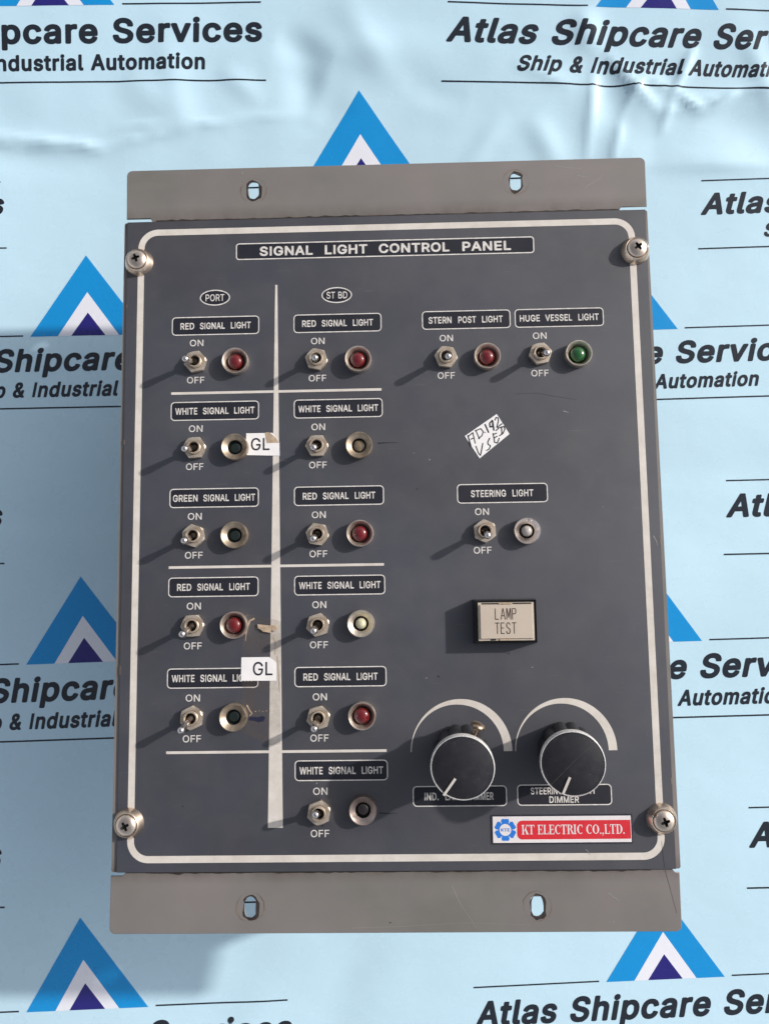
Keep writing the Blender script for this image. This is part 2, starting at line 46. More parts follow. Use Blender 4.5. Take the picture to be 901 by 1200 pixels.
# ---------------------------------------------------------------- materials
def lin(r, g, b):
    f = lambda c: ((c/255 + 0.055)/1.055)**2.4 if c > 10 else c/255/12.92
    return (f(r), f(g), f(b), 1)
class N:
    def __init__(s, name):
        s.m = bpy.data.materials.new(name); s.m.use_nodes = True
        s.t = s.m.node_tree; s.b = s.t.nodes['Principled BSDF']
        s.co = s.t.nodes.new('ShaderNodeTexCoord')
    def n(s, ty, **k):
        x = s.t.nodes.new(ty)
        for a, v in k.items(): setattr(x, a, v)
        return x
    def l(s, a, b): s.t.links.new(a, b)
    def set(s, **k):
        for a, v in k.items(): s.b.inputs[a.replace('_', ' ')].default_value = v
    def noise(s, scale, detail=4, rough=0.55, stretch=None, off=(0, 0, 0), space='Object'):
        x = s.n('ShaderNodeTexNoise'); x.inputs['Scale'].default_value = scale
        x.inputs['Detail'].default_value = detail; x.inputs['Roughness'].default_value = rough
        mp = s.n('ShaderNodeMapping'); mp.inputs['Location'].default_value = off
        if stretch: mp.inputs['Scale'].default_value = stretch
        s.l(s.co.outputs[space], mp.inputs[0]); s.l(mp.outputs[0], x.inputs['Vector'])
        return x.outputs['Fac']
    def ramp(s, fac, stops):
        r = s.n('ShaderNodeValToRGB'); e = r.color_ramp.elements
        e[0].position, e[0].color = stops[0]; e[1].position, e[1].color = stops[-1]
        for p, c in stops[1:-1]:
            q = e.new(p); q.color = c
        s.l(fac, r.inputs[0]); return r.outputs[0]
    def mix(s, f, a, b, mode='MIX'):
        x = s.n('ShaderNodeMix', data_type='RGBA', blend_type=mode)
        for i, v in ((0, f), (6, a), (7, b)):
            if hasattr(v, 'is_linked') or hasattr(v, 'links'): s.l(v, x.inputs[i])
            else: x.inputs[i].default_value = v
        return x.outputs[2]
    def bump(s, h, strength=0.2, dist=0.0002):
        x = s.n('ShaderNodeBump'); x.inputs['Strength'].default_value = strength; x.inputs['Distance'].default_value = dist
        s.l(h, x.inputs['Height']); s.l(x.outputs[0], s.b.inputs['Normal'])
def g(v): return (v, v, v, 1)
def simple(name, col, rough=0.5, metal=0.0, vary=0.12, scale=300, **k):
    a = N(name); f = a.noise(scale, 5)
    c1 = tuple(c*(1-vary) for c in col[:3]) + (1,); c2 = tuple(min(1, c*(1+vary)) for c in col[:3]) + (1,)
    a.l(a.ramp(f, [(0.3, c1), (0.7, c2)]), a.b.inputs['Base Color'])
    a.l(a.ramp(a.noise(scale*0.7, 4, off=(3, 1, 2)), [(0.3, g(max(0.02, rough*0.8))), (0.7, g(min(1, rough*1.2)))]), a.b.inputs['Roughness'])
    a.set(Metallic=metal, **k)
    return a.m
MT = {}
# dark slate faceplate paint, slightly mottled and dusty
a = N('slate_paint')
f1 = a.noise(9, 5, 0.6); f2 = a.noise(900, 3, 0.6, off=(.1, .2, 0)); f3 = a.noise(45, 6, 0.65, off=(.5, .3, .1))
c = a.ramp(f1, [(0.3, (0.025, 0.024, 0.030, 1)), (0.7, (0.032, 0.035, 0.049, 1))])
c = a.mix(a.ramp(f3, [(0.45, g(0)), (0.8, g(0.35))]), c, (0.052, 0.051, 0.055, 1))
sp = a.ramp(a.noise(1400, 2, 0.5), [(0.70, g(0)), (0.76, g(0.35))])
c = a.mix(sp, c, (0.22, 0.22, 0.22, 1))
rub = a.ramp(a.noise(9, 6, 0.72, off=(.9, .2, 0)), [(0.50, g(0)), (0.72, g(0.35))])
c = a.mix(rub, c, (0.062, 0.060, 0.066, 1))
hair = a.ramp(a.noise(60, 2, 0.4, stretch=(1.0, 26, 1), off=(.2, .7, 0)), [(0.735, g(0)), (0.75, g(0.30))])
c = a.mix(hair, c, (0.12, 0.12, 0.12, 1))
a.l(c, a.b.inputs['Base Color'])
a.l(a.ramp(f3, [(0.3, g(0.50)), (0.7, g(0.60))]), a.b.inputs['Roughness']); a.set(Specular_IOR_Level=0.85)
a.bump(f2, 0.25, 0.00008); MT['slate'] = a.m
# taupe sheet steel paint with grime
a = N('taupe_paint')
f1 = a.noise(22, 6, 0.65); f2 = a.noise(700, 3, 0.6); f3 = a.noise(60, 5, 0.7, stretch=(0.4, 2, 1), off=(.3, .9, 0))
c = a.ramp(a.noise(7, 4, 0.6, off=(.13, .4, 0)), [(0.35, (0.124, 0.120, 0.108, 1)), (0.65, (0.172, 0.150, 0.147, 1))])
c = a.mix(a.ramp(f1, [(0.4, g(0)), (0.75, g(0.5))]), c, (0.176, 0.162, 0.150, 1))
# grime gathered along the folds next to the faceplate
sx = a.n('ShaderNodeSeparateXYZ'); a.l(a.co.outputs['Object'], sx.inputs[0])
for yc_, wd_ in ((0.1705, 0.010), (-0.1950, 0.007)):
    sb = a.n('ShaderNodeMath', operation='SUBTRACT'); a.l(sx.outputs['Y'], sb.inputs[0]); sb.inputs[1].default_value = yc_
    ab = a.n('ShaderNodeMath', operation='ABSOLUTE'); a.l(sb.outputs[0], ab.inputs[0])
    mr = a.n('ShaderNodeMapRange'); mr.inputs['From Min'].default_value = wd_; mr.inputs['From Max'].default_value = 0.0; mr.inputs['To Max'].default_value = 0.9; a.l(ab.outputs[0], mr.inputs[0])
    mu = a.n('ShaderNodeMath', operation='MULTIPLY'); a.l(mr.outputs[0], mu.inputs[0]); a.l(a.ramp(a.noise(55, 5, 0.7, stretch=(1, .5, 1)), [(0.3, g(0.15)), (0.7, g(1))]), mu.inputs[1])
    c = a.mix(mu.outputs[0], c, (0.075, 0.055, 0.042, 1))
c = a.mix(a.ramp(f3, [(0.52, g(0)), (0.78, g(0.4))]), c, (0.17, 0.145, 0.125, 1))
c = a.mix(a.ramp(a.noise(160, 6, 0.75, off=(.7, .1, 0)), [(0.66, g(0)), (0.72, g(0.3))]), c, (0.10, 0.08, 0.07, 1))
a.l(c, a.b.inputs['Base Color']); a.l(a.ramp(f3, [(0.3, g(0.42)), (0.7, g(0.6))]), a.b.inputs['Roughness'])
a.bump(f2, 0.2, 0.00008); MT['taupe'] = a.m
MT['edge'] = simple('worn_brown_edge', (0.16, 0.115, 0.085, 1), 0.5, 0.3, 0.35, 160)
MT['rust_and_shade'] = simple('rusty_edge_and_shade', (0.028, 0.020, 0.017, 1), 0.5, 0.2, 0.5, 400)  # dark brown for rust and grime, and for the slots' painted shadow
a = N('ivory_print'); f1 = a.noise(70, 6, 0.7); f2 = a.noise(500, 3)
c = a.ramp(f1, [(0.3, (0.45, 0.405, 0.36, 1)), (0.6, (0.55, 0.51, 0.465, 1)), (0.8, (0.60, 0.565, 0.52, 1))])
c = a.mix(a.ramp(a.noise(130, 6, .75, off=(.2, .2, 0)), [(0.66, g(0)), (0.74, g(0.45))]), c, (0.38, 0.30, 0.22, 1))
a.l(c, a.b.inputs['Base Color']); a.set(Roughness=0.5); MT['ivory'] = a.m
MT['ivory_text'] = simple('pale_lettering', (0.53, 0.50, 0.47, 1), 0.5, 0, 0.2, 420)
MT['plate_dark'] = simple('dark_print', (0.014, 0.0145, 0.021, 1), 0.5, 0, 0.12, 60, Specular_IOR_Level=0.3)
a = N('nickel'); f1 = a.noise(260, 5, 0.65, space='Object')
c = a.ramp(f1, [(0.3, (0.38, 0.29, 0.21, 1)), (0.55, (0.60, 0.51, 0.41, 1)), (0.75, (0.74, 0.66, 0.56, 1))])
a.l(c, a.b.inputs['Base Color']); a.l(a.ramp(f1, [(0.3, g(0.42)), (0.7, g(0.24))]), a.b.inputs['Roughness'])
a.bump(a.noise(1500, 3), 0.25, 0.00006)
a.set(Metallic=0.72); MT['nickel'] = a.m
MT['bezel'] = simple('bezel_metal', (0.60, 0.52, 0.44, 1), 0.36, 0.9, 0.15, 300)
MT['bezel_old'] = simple('tarnished_bezel', (0.35, 0.28, 0.21, 1), 0.42, 0.85, 0.3, 300)
MT['bezel_pink'] = simple('brownish_bezel', (0.38, 0.30, 0.26, 1), 0.34, 0.9, 0.15, 300)
MT['bezel_shiny'] = simple('shiny_bezel', (0.66, 0.57, 0.52, 1), 0.2, 1.0, 0.15, 300)
MT['chrome'] = simple('chrome', (0.68, 0.64, 0.62, 1), 0.15, 1.0, 0.06, 500)
MT['alu'] = simple('aluminium', (0.84, 0.82, 0.80, 1), 0.28, 0.55, 0.05, 500)
MT['bronze'] = simple('bronze', (0.42, 0.31, 0.22, 1), 0.32, 1.0, 0.2, 500)
MT['screw'] = simple('screw_steel', (0.74, 0.61, 0.50, 1), 0.26, 1.0, 0.1, 300)
MT['black'] = simple('black_plastic', (0.014, 0.014, 0.017, 1), 0.38, 0, 0.3, 120)
MT['cap'] = simple('knob_cap_black', (0.017, 0.016, 0.019, 1), 0.5, 0, 0.35, 140, Specular_IOR_Level=0.25)
a = N('knob_cap_dusty'); c = a.ramp(a.noise(120, 6, 0.7), [(0.3, (0.012, 0.0115, 0.015, 1)), (0.7, (0.022, 0.021, 0.025, 1))])
c = a.mix(a.ramp(a.noise(900, 2, 0.5, off=(.4, .1, 0)), [(0.70, g(0)), (0.76, g(0.6))]), c, (0.13, 0.12, 0.12, 1))
c = a.mix(a.ramp(a.noise(70, 6, 0.8, off=(.9, .6, 0)), [(0.52, g(0)), (0.75, g(0.5))]), c, (0.05, 0.046, 0.05, 1))
a.l(c, a.b.inputs['Base Color']); a.set(Roughness=0.45, Specular_IOR_Level=0.3); MT['cap'] = a.m
MT['hole'] = simple('dark_recess', (0.006, 0.006, 0.006, 1), 0.6, 0, 0.2)
MT['cream'] = simple('cream_plastic', (0.43, 0.365, 0.30, 1), 0.32, 0, 0.04, 60)
MT['cream_edge'] = simple('pale_plastic', (0.42, 0.36, 0.29, 1), 0.25, 0, 0.1, 200)
MT['brown_ink'] = simple('brown_ink', (0.055, 0.032, 0.024, 1), 0.5)
MT['ink'] = simple('black_ink', (0.012, 0.012, 0.022, 1), 0.5)
MT['blue_ink'] = simple('marker_ink', (0.012, 0.013, 0.035, 1), 0.4)
MT['paper'] = simple('sticker_paper', (0.68, 0.66, 0.65, 1), 0.5, 0, 0.04, 200)
MT['glue'] = simple('old_glue', (0.36, 0.27, 0.19, 1), 0.5, 0, 0.3, 400)
MT['scratch'] = simple('bare_scratch', (0.27, 0.255, 0.24, 1), 0.4, 0.2)
MT['faint'] = simple('faint_scratch', (0.075, 0.072, 0.07, 1), 0.5)
MT['logo_blue'] = simple('logo_blue', (0.010, 0.145, 0.52, 1), 0.5, 0, 0.04)
MT['red'] = simple('logo_red', (0.52, 0.018, 0.028, 1), 0.42, 0, 0.06)
MT['white'] = simple('logo_white', (0.62, 0.58, 0.58, 1), 0.45, 0, 0.05)
def lens(name, col, rough=0.05, tr=0.0):
    a = N(name); a.set(Base_Color=col, Roughness=rough, Transmission_Weight=tr, Coat_Weight=1.0, Coat_Roughness=0.02, IOR=1.49)
    f = a.noise(500, 3); c1 = tuple(x*.7 for x in col[:3])+(1,)
    a.l(a.ramp(f, [(0.35, c1), (0.65, col)]), a.b.inputs['Base Color'])
    return a.m
MT['lens_red'] = lens('red_lens', (0.13, 0.002, 0.003, 1))
MT['lens_green'] = lens('green_lens', (0.006, 0.085, 0.012, 1))
MT['lens_milk'] = lens('milky_lens', (0.55, 0.52, 0.34, 1))
MT['lens_brown'] = lens('brown_lens', (0.20, 0.15, 0.09, 1), 0.2)
MT['lens_clear'] = lens('smoky_lens', (0.42, 0.38, 0.35, 1), 0.06)
MT['lens_dark'] = lens('dark_green_lens', (0.004, 0.014, 0.007, 1), 0.2)
MT['lens_dim'] = lens('dark_brown_lens', (0.035, 0.018, 0.014, 1), 0.15)
a = N('clear_tape'); a.set(Base_Color=(0.16, 0.12, 0.09, 1), Roughness=0.3, Alpha=0.1); MT['tape'] = a.m
f = a.noise(90, 5, 0.7); a.l(a.ramp(f, [(0.35, g(0.03)), (0.75, g(0.14))]), a.b.inputs['Alpha'])
# banner vinyl
def vinyl(name, col, vary=0.03):
    a = N(name); f = a.noise(7, 3, space='Object')
    c1 = tuple(x*(1-vary) for x in col[:3])+(1,); c2 = tuple(min(1, x*(1+vary)) for x in col[:3])+(1,)
    a.l(a.ramp(f, [(0.3, c1), (0.7, c2)]), a.b.inputs['Base Color'])
    a.l(a.ramp(a.noise(60, 4), [(0.3, g(0.24)), (0.7, g(0.32))]), a.b.inputs['Roughness']); a.set(Coat_Weight=0.35, Coat_Roughness=0.14)
    a.bump(a.noise(22, 3, 0.5, stretch=(1, 1.6, 1)), 0.35, 0.0012)
    return a.m
MT['vinyl'] = vinyl('pale_blue_vinyl', (0.49, 0.68, 0.785, 1), 0.05)
MT['v_blue'] = vinyl('bright_blue_print', (0.002, 0.25, 0.60, 1))
MT['v_white'] = vinyl('white_print', (0.74, 0.74, 0.80, 1))
MT['v_navy'] = vinyl('navy_print', (0.016, 0.012, 0.16, 1))
MT['v_text'] = vinyl('charcoal_print', (0.010, 0.014, 0.022, 1), 0.1)
a = N('concrete_floor'); f = a.noise(5, 8, 0.65)
a.l(a.ramp(f, [(0.3, (0.25, 0.24, 0.22, 1)), (0.7, (0.34, 0.32, 0.30, 1))]), a.b.inputs['Base Color']); a.set(Roughness=0.8); MT['ground'] = a.m

# ---------------------------------------------------------------- helpers
def link(name, me, mats, parent=None, loc=(0, 0, 0), rotm=None, label=None):
    o = bpy.data.objects.new(name, me); COL.objects.link(o)
    for m in (mats if isinstance(mats, (list, tuple)) else [mats]):
        if len(me.materials) < (len(mats) if isinstance(mats, (list, tuple)) else 1): me.materials.append(MT[m])
    if parent: o.parent = parent
    o.location = Vector(loc) * MM
    if rotm is not None: o.rotation_euler = rotm
    if label: o['label'] = label
    return o
def to_mesh(bm, smooth=None, name='mesh'):
    bmesh.ops.recalc_face_normals(bm, faces=bm.faces)
    me = bpy.data.meshes.new(name)
    for v in bm.verts: v.co *= MM
    bm.to_mesh(me); bm.free()
    if smooth is not None:
        me.polygons.foreach_set('use_smooth', [True]*len(me.polygons))
        me.set_sharp_from_angle(angle=math.radians(smooth))
    return me
def flat_mesh(polys, name='sheet'):
    """polys: list of (list of (x,y), z) filled sheets facing up"""
    bm = bmesh.new()
    for pts, z in polys:
        f = bm.faces.new([bm.verts.new((x, y, z)) for x, y in pts])
    for f in bm.faces:
        f.normal_update()
        if f.normal.z < 0: f.normal_flip()
    bmesh.ops.triangulate(bm, faces=[f for f in bm.faces if len(f.verts) > 4])
    me = bpy.data.meshes.new(name)
    for v in bm.verts: v.co *= MM
    bm.to_mesh(me); bm.free(); return me
def rrect(x0, y0, x1, y1, r, n=6):
    pts = []
    for cx, cy, a0 in ((x1-r, y1-r, 0), (x0+r, y1-r, 90), (x0+r, y0+r, 180), (x1-r, y0+r, 270)):
        for k in range(n+1):
            t = math.radians(a0 + 90*k/n); pts.append((cx+r*math.cos(t), cy+r*math.sin(t)))
    return pts
def ring_mesh(outer, inner, z, name='ring'):
    bm = bmesh.new(); n = len(outer)
    a = [bm.verts.new((x, y, z)) for x, y in outer]; b = [bm.verts.new((x, y, z)) for x, y in inner]
    for i in range(n):
        j = (i+1) % n; bm.faces.new((a[i], a[j], b[j], b[i]))
    me = bpy.data.meshes.new(name)
    for v in bm.verts: v.co *= MM
    for f in bm.faces:
        f.normal_update()
        if f.normal.z < 0: f.normal_flip()
    bm.to_mesh(me); bm.free(); return me
def stroke_polys(pts, w, z, w2=None):
    """ribbon with rounded ends along a polyline"""
    out = []; w2 = w2 or w
    n = len(pts)
    for i in range(n-1):
        a, b = Vector(pts[i]), Vector(pts[i+1]); d = (b-a)
        if d.length < 1e-6: continue
        d.normalize(); p = Vector((-d.y, d.x))
        wa = (w + (w2-w)*i/max(1, n-1))/2; wb = (w + (w2-w)*(i+1)/max(1, n-1))/2
        q = []
        t0 = math.atan2(p.y, p.x)
        for k in range(6): t = t0+math.pi*k/5; q.append((a.x+wa*math.cos(t), a.y+wa*math.sin(t)))
        for k in range(6): t = t0+math.pi+math.pi*k/5; q.append((b.x+wb*math.cos(t), b.y+wb*math.sin(t)))
        out.append((q, z + 0.006*i))
    return out
def lathe(prof, seg=48, smooth=40, mats=None, name='lathe'):
    bm = bmesh.new(); rings = []
    for r, z in prof:
        if r < 1e-5: rings.append([bm.verts.new((0, 0, z))])
        else: rings.append([bm.verts.new((r*math.cos(2*math.pi*k/seg), r*math.sin(2*math.pi*k/seg), z)) for k in range(seg)])
    for i in range(len(rings)-1):
        a, b = rings[i], rings[i+1]
        for k in range(seg):
            l = (k+1) % seg
            if len(a) == 1 and len(b) == 1: continue
            if len(a) == 1: f = bm.faces.new((a[0], b[k], b[l]))
            elif len(b) == 1: f = bm.faces.new((a[k], a[l], b[0]))
            else: f = bm.faces.new((a[k], a[l], b[l], b[k]))
            if mats: f.material_index = mats[i]
    return to_mesh(bm, smooth, name)
def prism(bm, pts, z0, z1, cap=True, mi=0):
    a = [bm.verts.new((x, y, z0)) for x, y in pts]; b = [bm.verts.new((x, y, z1)) for x, y in pts]
    n = len(pts); fs = []
    for i in range(n):
        j = (i+1) % n; fs.append(bm.faces.new((a[i], a[j], b[j], b[i])))
    if cap: fs += [bm.faces.new(a[::-1]), bm.faces.new(b)]
    for f in fs: f.material_index = mi
    return fs
def box_bm(bm, x0, y0, z0, x1, y1, z1): return prism(bm, [(x0, y0), (x1, y0), (x1, y1), (x0, y1)], z0, z1)
def bevel(bm, w, seg=2, ang=30):
    es = [e for e in bm.edges if len(e.link_faces) == 2 and e.calc_face_angle(0) > math.radians(ang)]
    bmesh.ops.bevel(bm, geom=es, offset=w, segments=seg, affect='EDGES', profile=0.6)
def plate_with_holes(outer, holes, z0, z1, name, bev=0.0):
    """sheet with real through holes"""
    cu = bpy.data.curves.new('tmp', 'CURVE'); cu.dimensions = '2D'; cu.fill_mode = 'BOTH'; cu.extrude = (z1-z0)/2
    for pts in [outer] + holes:
        s = cu.splines.new('POLY'); s.points.add(len(pts)-1)
        for p, q in zip(s.points, pts): p.co = (q[0], q[1], 0, 1)
        s.use_cyclic_u = True
    if bev: cu.bevel_depth = bev; cu.bevel_resolution = 1; cu.offset = -bev; cu.extrude -= bev
    o = bpy.data.objects.new('tmp', cu); COL.objects.link(o)
    me = bpy.data.meshes.new_from_object(o.evaluated_get(bpy.context.evaluated_depsgraph_get()))
    bpy.data.objects.remove(o); bpy.data.curves.remove(cu)
    for v in me.vertices: v.co = Vector((v.co.x, v.co.y, v.co.z + (z0+z1)/2)) * MM
    me.name = name
    while me.materials: me.materials.pop()
    return me
FONT = json.loads(FONT_JSON)
def text_outline(s, style, gap=1.0, space=0.28):
    """list of loops in em units and the total advance"""
    loops = []; x = 0
    for ch in s:
        if ch == ' ': x += space; continue
        gl = FONT.get(style+ch) or FONT.get('m'+ch) or FONT.get('b'+ch) or FONT.get('r'+ch) or FONT['i'+ch]
        for lp in gl[1:]:
            loops.append([(x+lp[i]/1000, lp[i+1]/1000) for i in range(0, len(lp), 2)])
        x += gl[0]/1000*gap
    return loops
def text_mesh(s, style, cap, width=None, cx=0, base=0, z=0, align='C', gap=1.0, space=0.28, shear=0, name='lettering', grid=None):
    lp = text_outline(s, style, gap, space)
    xs = [p[0] for l in lp for p in l]; x0, x1 = min(xs), max(xs)
    k = cap/0.518; kx = (width/(x1-x0)) if width else k
    off = {'C': -(x0+x1)/2, 'L': -x0, 'R': -x1}[align]
    cu = bpy.data.curves.new('tmp', 'CURVE'); cu.dimensions = '2D'; cu.fill_mode = 'BOTH'
    for l in lp:
        sp = cu.splines.new('POLY'); sp.points.add(len(l)-1); sp.use_cyclic_u = True
        for p, q in zip(sp.points, l): p.co = ((q[0]+off)*kx + cx + shear*q[1]*k, q[1]*k + base, 0, 1)
    o = bpy.data.objects.new('tmp', cu); COL.objects.link(o)
    me = bpy.data.meshes.new_from_object(o.evaluated_get(bpy.context.evaluated_depsgraph_get()))
    bpy.data.objects.remove(o); bpy.data.curves.remove(cu)
    bm = bmesh.new(); bm.from_mesh(me); bpy.data.meshes.remove(me)
    bmesh.ops.remove_doubles(bm, verts=bm.verts, dist=1e-5)
    for f in bm.faces:
        f.normal_update()
        if f.normal.z < 0: f.normal_flip()
    for v in bm.verts: v.co.z = z
    if grid: return bm
    me = bpy.data.meshes.new(name)
    for v in bm.verts: v.co *= MM
    bm.to_mesh(me); bm.free(); return me

# ---------------------------------------------------------------- ground and banner
bm = bmesh.new(); bmesh.ops.create_grid(bm, x_segments=8, y_segments=8, size=30000)
ground = link('ground', to_mesh(bm), 'ground', loc=(0, 0, ZB-10), rotm=(math.atan(0.15), 0, 0)); ground['kind'] = 'structure'

def gauss(d, s): return math.exp(-(d*d)/(2*s*s))
def crease(x, y, ax, ay, bx, by, w, h):
    """a soft fold running from a to b, fading at both ends"""
    dx, dy = bx-ax, by-ay; L = math.hypot(dx, dy); t = ((x-ax)*dx+(y-ay)*dy)/(L*L)
    d = abs((x-ax)*dy-(y-ay)*dx)/L
    if t < -0.1 or t > 1.1 or d > 5*w: return 0.0
    e = max(0.0, math.sin(math.pi*min(1, max(0, (t+0.1)/1.2))))
    return 1.15*h*e*math.exp(-abs(d)/w) if w < 5 else h*e*gauss(d, w)
CREASES = [  # ax, ay, bx, by, width, height
    (-277, 274, -199, 262, 3.2, 2.29),
    (-199, 262, -119, 276, 3.0, 1.49),
    (-119, 276, -50, 281, 3.0, 1.08),
    (-172, 305, -129, 274, 9.0, 1.62),
    (-147, 330, -133, 274, 7.0, 1.35),
    (-62, 330, -36, 274, 10.0, -2.97),
    (-47, 274, -35, 309, 6.0, 1.62),
    (-72, 314, 37, 322, 8.0, 1.76),
    (-66, 327, -35, 314, 6.0, -1.76),
    (135, 339, 144, 314, 6.0, 2.16),
    (151, 314, 190, 274, 3.6, 2.43),
    (146, 314, 141, 247, 4.0, 2.16),
    (144, 313, 173, 257, 9.0, -2.16),
    (190, 274, 249, 288, 3.6, 2.43),
    (103, 274, 122, 242, 6.0, 1.62),
    (192, 247, 258, 242, 6.0, 1.35),
    (169, 242, 282, 239, 4.0, 0.94),
    (170, 297, 165, 232, 10.0, 1.62),
    (223, 274, 280, 257, 10.0, -1.89),
    (-278, 259, -186, 254, 8.0, -1.35),
    (-301, 10, -181, 4, 7.0, -0.90),
    (-292, -4, -181, -8, 9.0, 0.70),
    (-311, 123, -165, 123, 12.0, 0.80),
    (-65, -265, -123, -394, 14.0, 1.00),
    (-22, -277, -57, -394, 14.0, -1.00),
    (188, 59, 296, 68, 18.0, 0.90),
    (200, 30, 298, 40, 10.0, -0.60),
    (-277, 270, -243, 264, 2.2, 1.62),
    (-243, 264, -218, 267, 2.0, 2.16),
    (-218, 267, -190, 261, 2.0, 1.89),
    (-184, 274, -138, 278, 2.2, 1.22),
    (-138, 278, -101, 274, 2.2, 0.94),
    (211, 314, 199, 288, 2.4, 2.70),
    (199, 288, 219, 274, 2.2, 2.29),
    (219, 274, 242, 286, 2.2, 2.43),
    (242, 286, 272, 291, 2.4, 1.62),
    (199, 288, 180, 297, 3.0, 1.62),
    (199, 288, 191, 262, 2.6, 1.62),
    (158, 242, 164, 274, 3.0, 1.62),
    (164, 274, 180, 302, 3.0, 1.35),
    (57, 242, 84, 274, 5.0, 0.94),
    (-108, 309, -82, 290, 5.0, 1.22),
    (19, 297, 56, 288, 7.0, -1.22),
    (92, 309, 129, 294, 4.0, 1.35),
    (-25, 350, 10, 297, 7.0, 1.35),
    (245, 321, 269, 274, 5.0, 1.49)]
def hgt(x, y):
    h = -3.0 + 0.15*y + (0.0004*(y-170)**2 if y > 170 else 0)   # the sheet rises gently away from the camera
    h += 0.8*noise.noise(Vector((x/150, y/120, 3.1))) + 0.16*noise.noise(Vector((x/38, y/45, 9.7)))
    top = min(1.0, max(0.0, (y-215)/70))
    h += top*0.45*noise.noise(Vector((x/30, y/26, 5.2)))
    for c in CREASES: h += crease(x, y, *c)
    return h
GS = 3.0
bm = bmesh.new(); nx, ny = 236, 288; X0, Y0 = -nx*GS/2, -ny*GS/2
grid = [[bm.verts.new((X0+i*GS, Y0+j*GS, hgt(X0+i*GS, Y0+j*GS))) for j in range(ny+1)] for i in range(nx+1)]
for i in range(nx):
    for j in range(ny):
        # split each cell the same way so that the prints follow it
        bm.faces.new((grid[i][j], grid[i+1][j], grid[i+1][j+1])); bm.faces.new((grid[i][j], grid[i+1][j+1], grid[i][j+1]))
me = to_mesh(bm, 180, 'vinyl_banner')
banner = link('vinyl_banner', me, 'vinyl', loc=(0, 0, ZB))
banner['label'] = 'pale blue glossy vinyl banner with repeated triangle logos, spread flat beneath the grey panel'
banner['category'] = 'banner'
def surf(x, y):
    i = math.floor((x-X0)/GS); j = math.floor((y-Y0)/GS); u = (x-X0)/GS-i; v = (y-Y0)/GS-j
    H = lambda a, b: hgt(X0+a*GS, Y0+b*GS)
    if u >= v: return H(i, j) + u*(H(i+1, j)-H(i, j)) + v*(H(i+1, j+1)-H(i+1, j))
    return H(i, j) + v*(H(i, j+1)-H(i, j)) + u*(H(i+1, j+1)-H(i, j+1))
def drape(bm, z):
    xs = [v.co.x for v in bm.verts]; ys = [v.co.y for v in bm.verts]
    def cut(co, no):
        bmesh.ops.bisect_plane(bm, geom=bm.verts[:]+bm.edges[:]+bm.faces[:], plane_co=co, plane_no=no, dist=1e-4)
    for i in range(math.ceil((min(xs)-X0)/GS), math.floor((max(xs)-X0)/GS)+1): cut((X0+i*GS, 0, 0), (1, 0, 0))
    for j in range(math.ceil((min(ys)-Y0)/GS), math.floor((max(ys)-Y0)/GS)+1): cut((0, Y0+j*GS, 0), (0, 1, 0))
    s = 1/math.sqrt(2)
    k0 = math.floor(((min(xs)-X0)-(max(ys)-Y0))/GS); k1 = math.ceil(((max(xs)-X0)-(min(ys)-Y0))/GS)
    for k in range(k0, k1+1): cut((X0+k*GS, Y0, 0), (s, -s, 0))
    for f in bm.faces:
        f.normal_update()
        if f.normal.z < 0: f.normal_flip()
    for v in bm.verts: v.co.z = surf(v.co.x, v.co.y) + z
    me = bpy.data.meshes.new('print')
    for v in bm.verts: v.co *= MM
    bm.to_mesh(me); bm.free()
    me.polygons.foreach_set('use_smooth', [True]*len(me.polygons))
    return me
def poly_bm(polys):
    bm = bmesh.new()
    for p in polys: bm.faces.new([bm.verts.new((x, y, 0)) for x, y in p])
    return bm
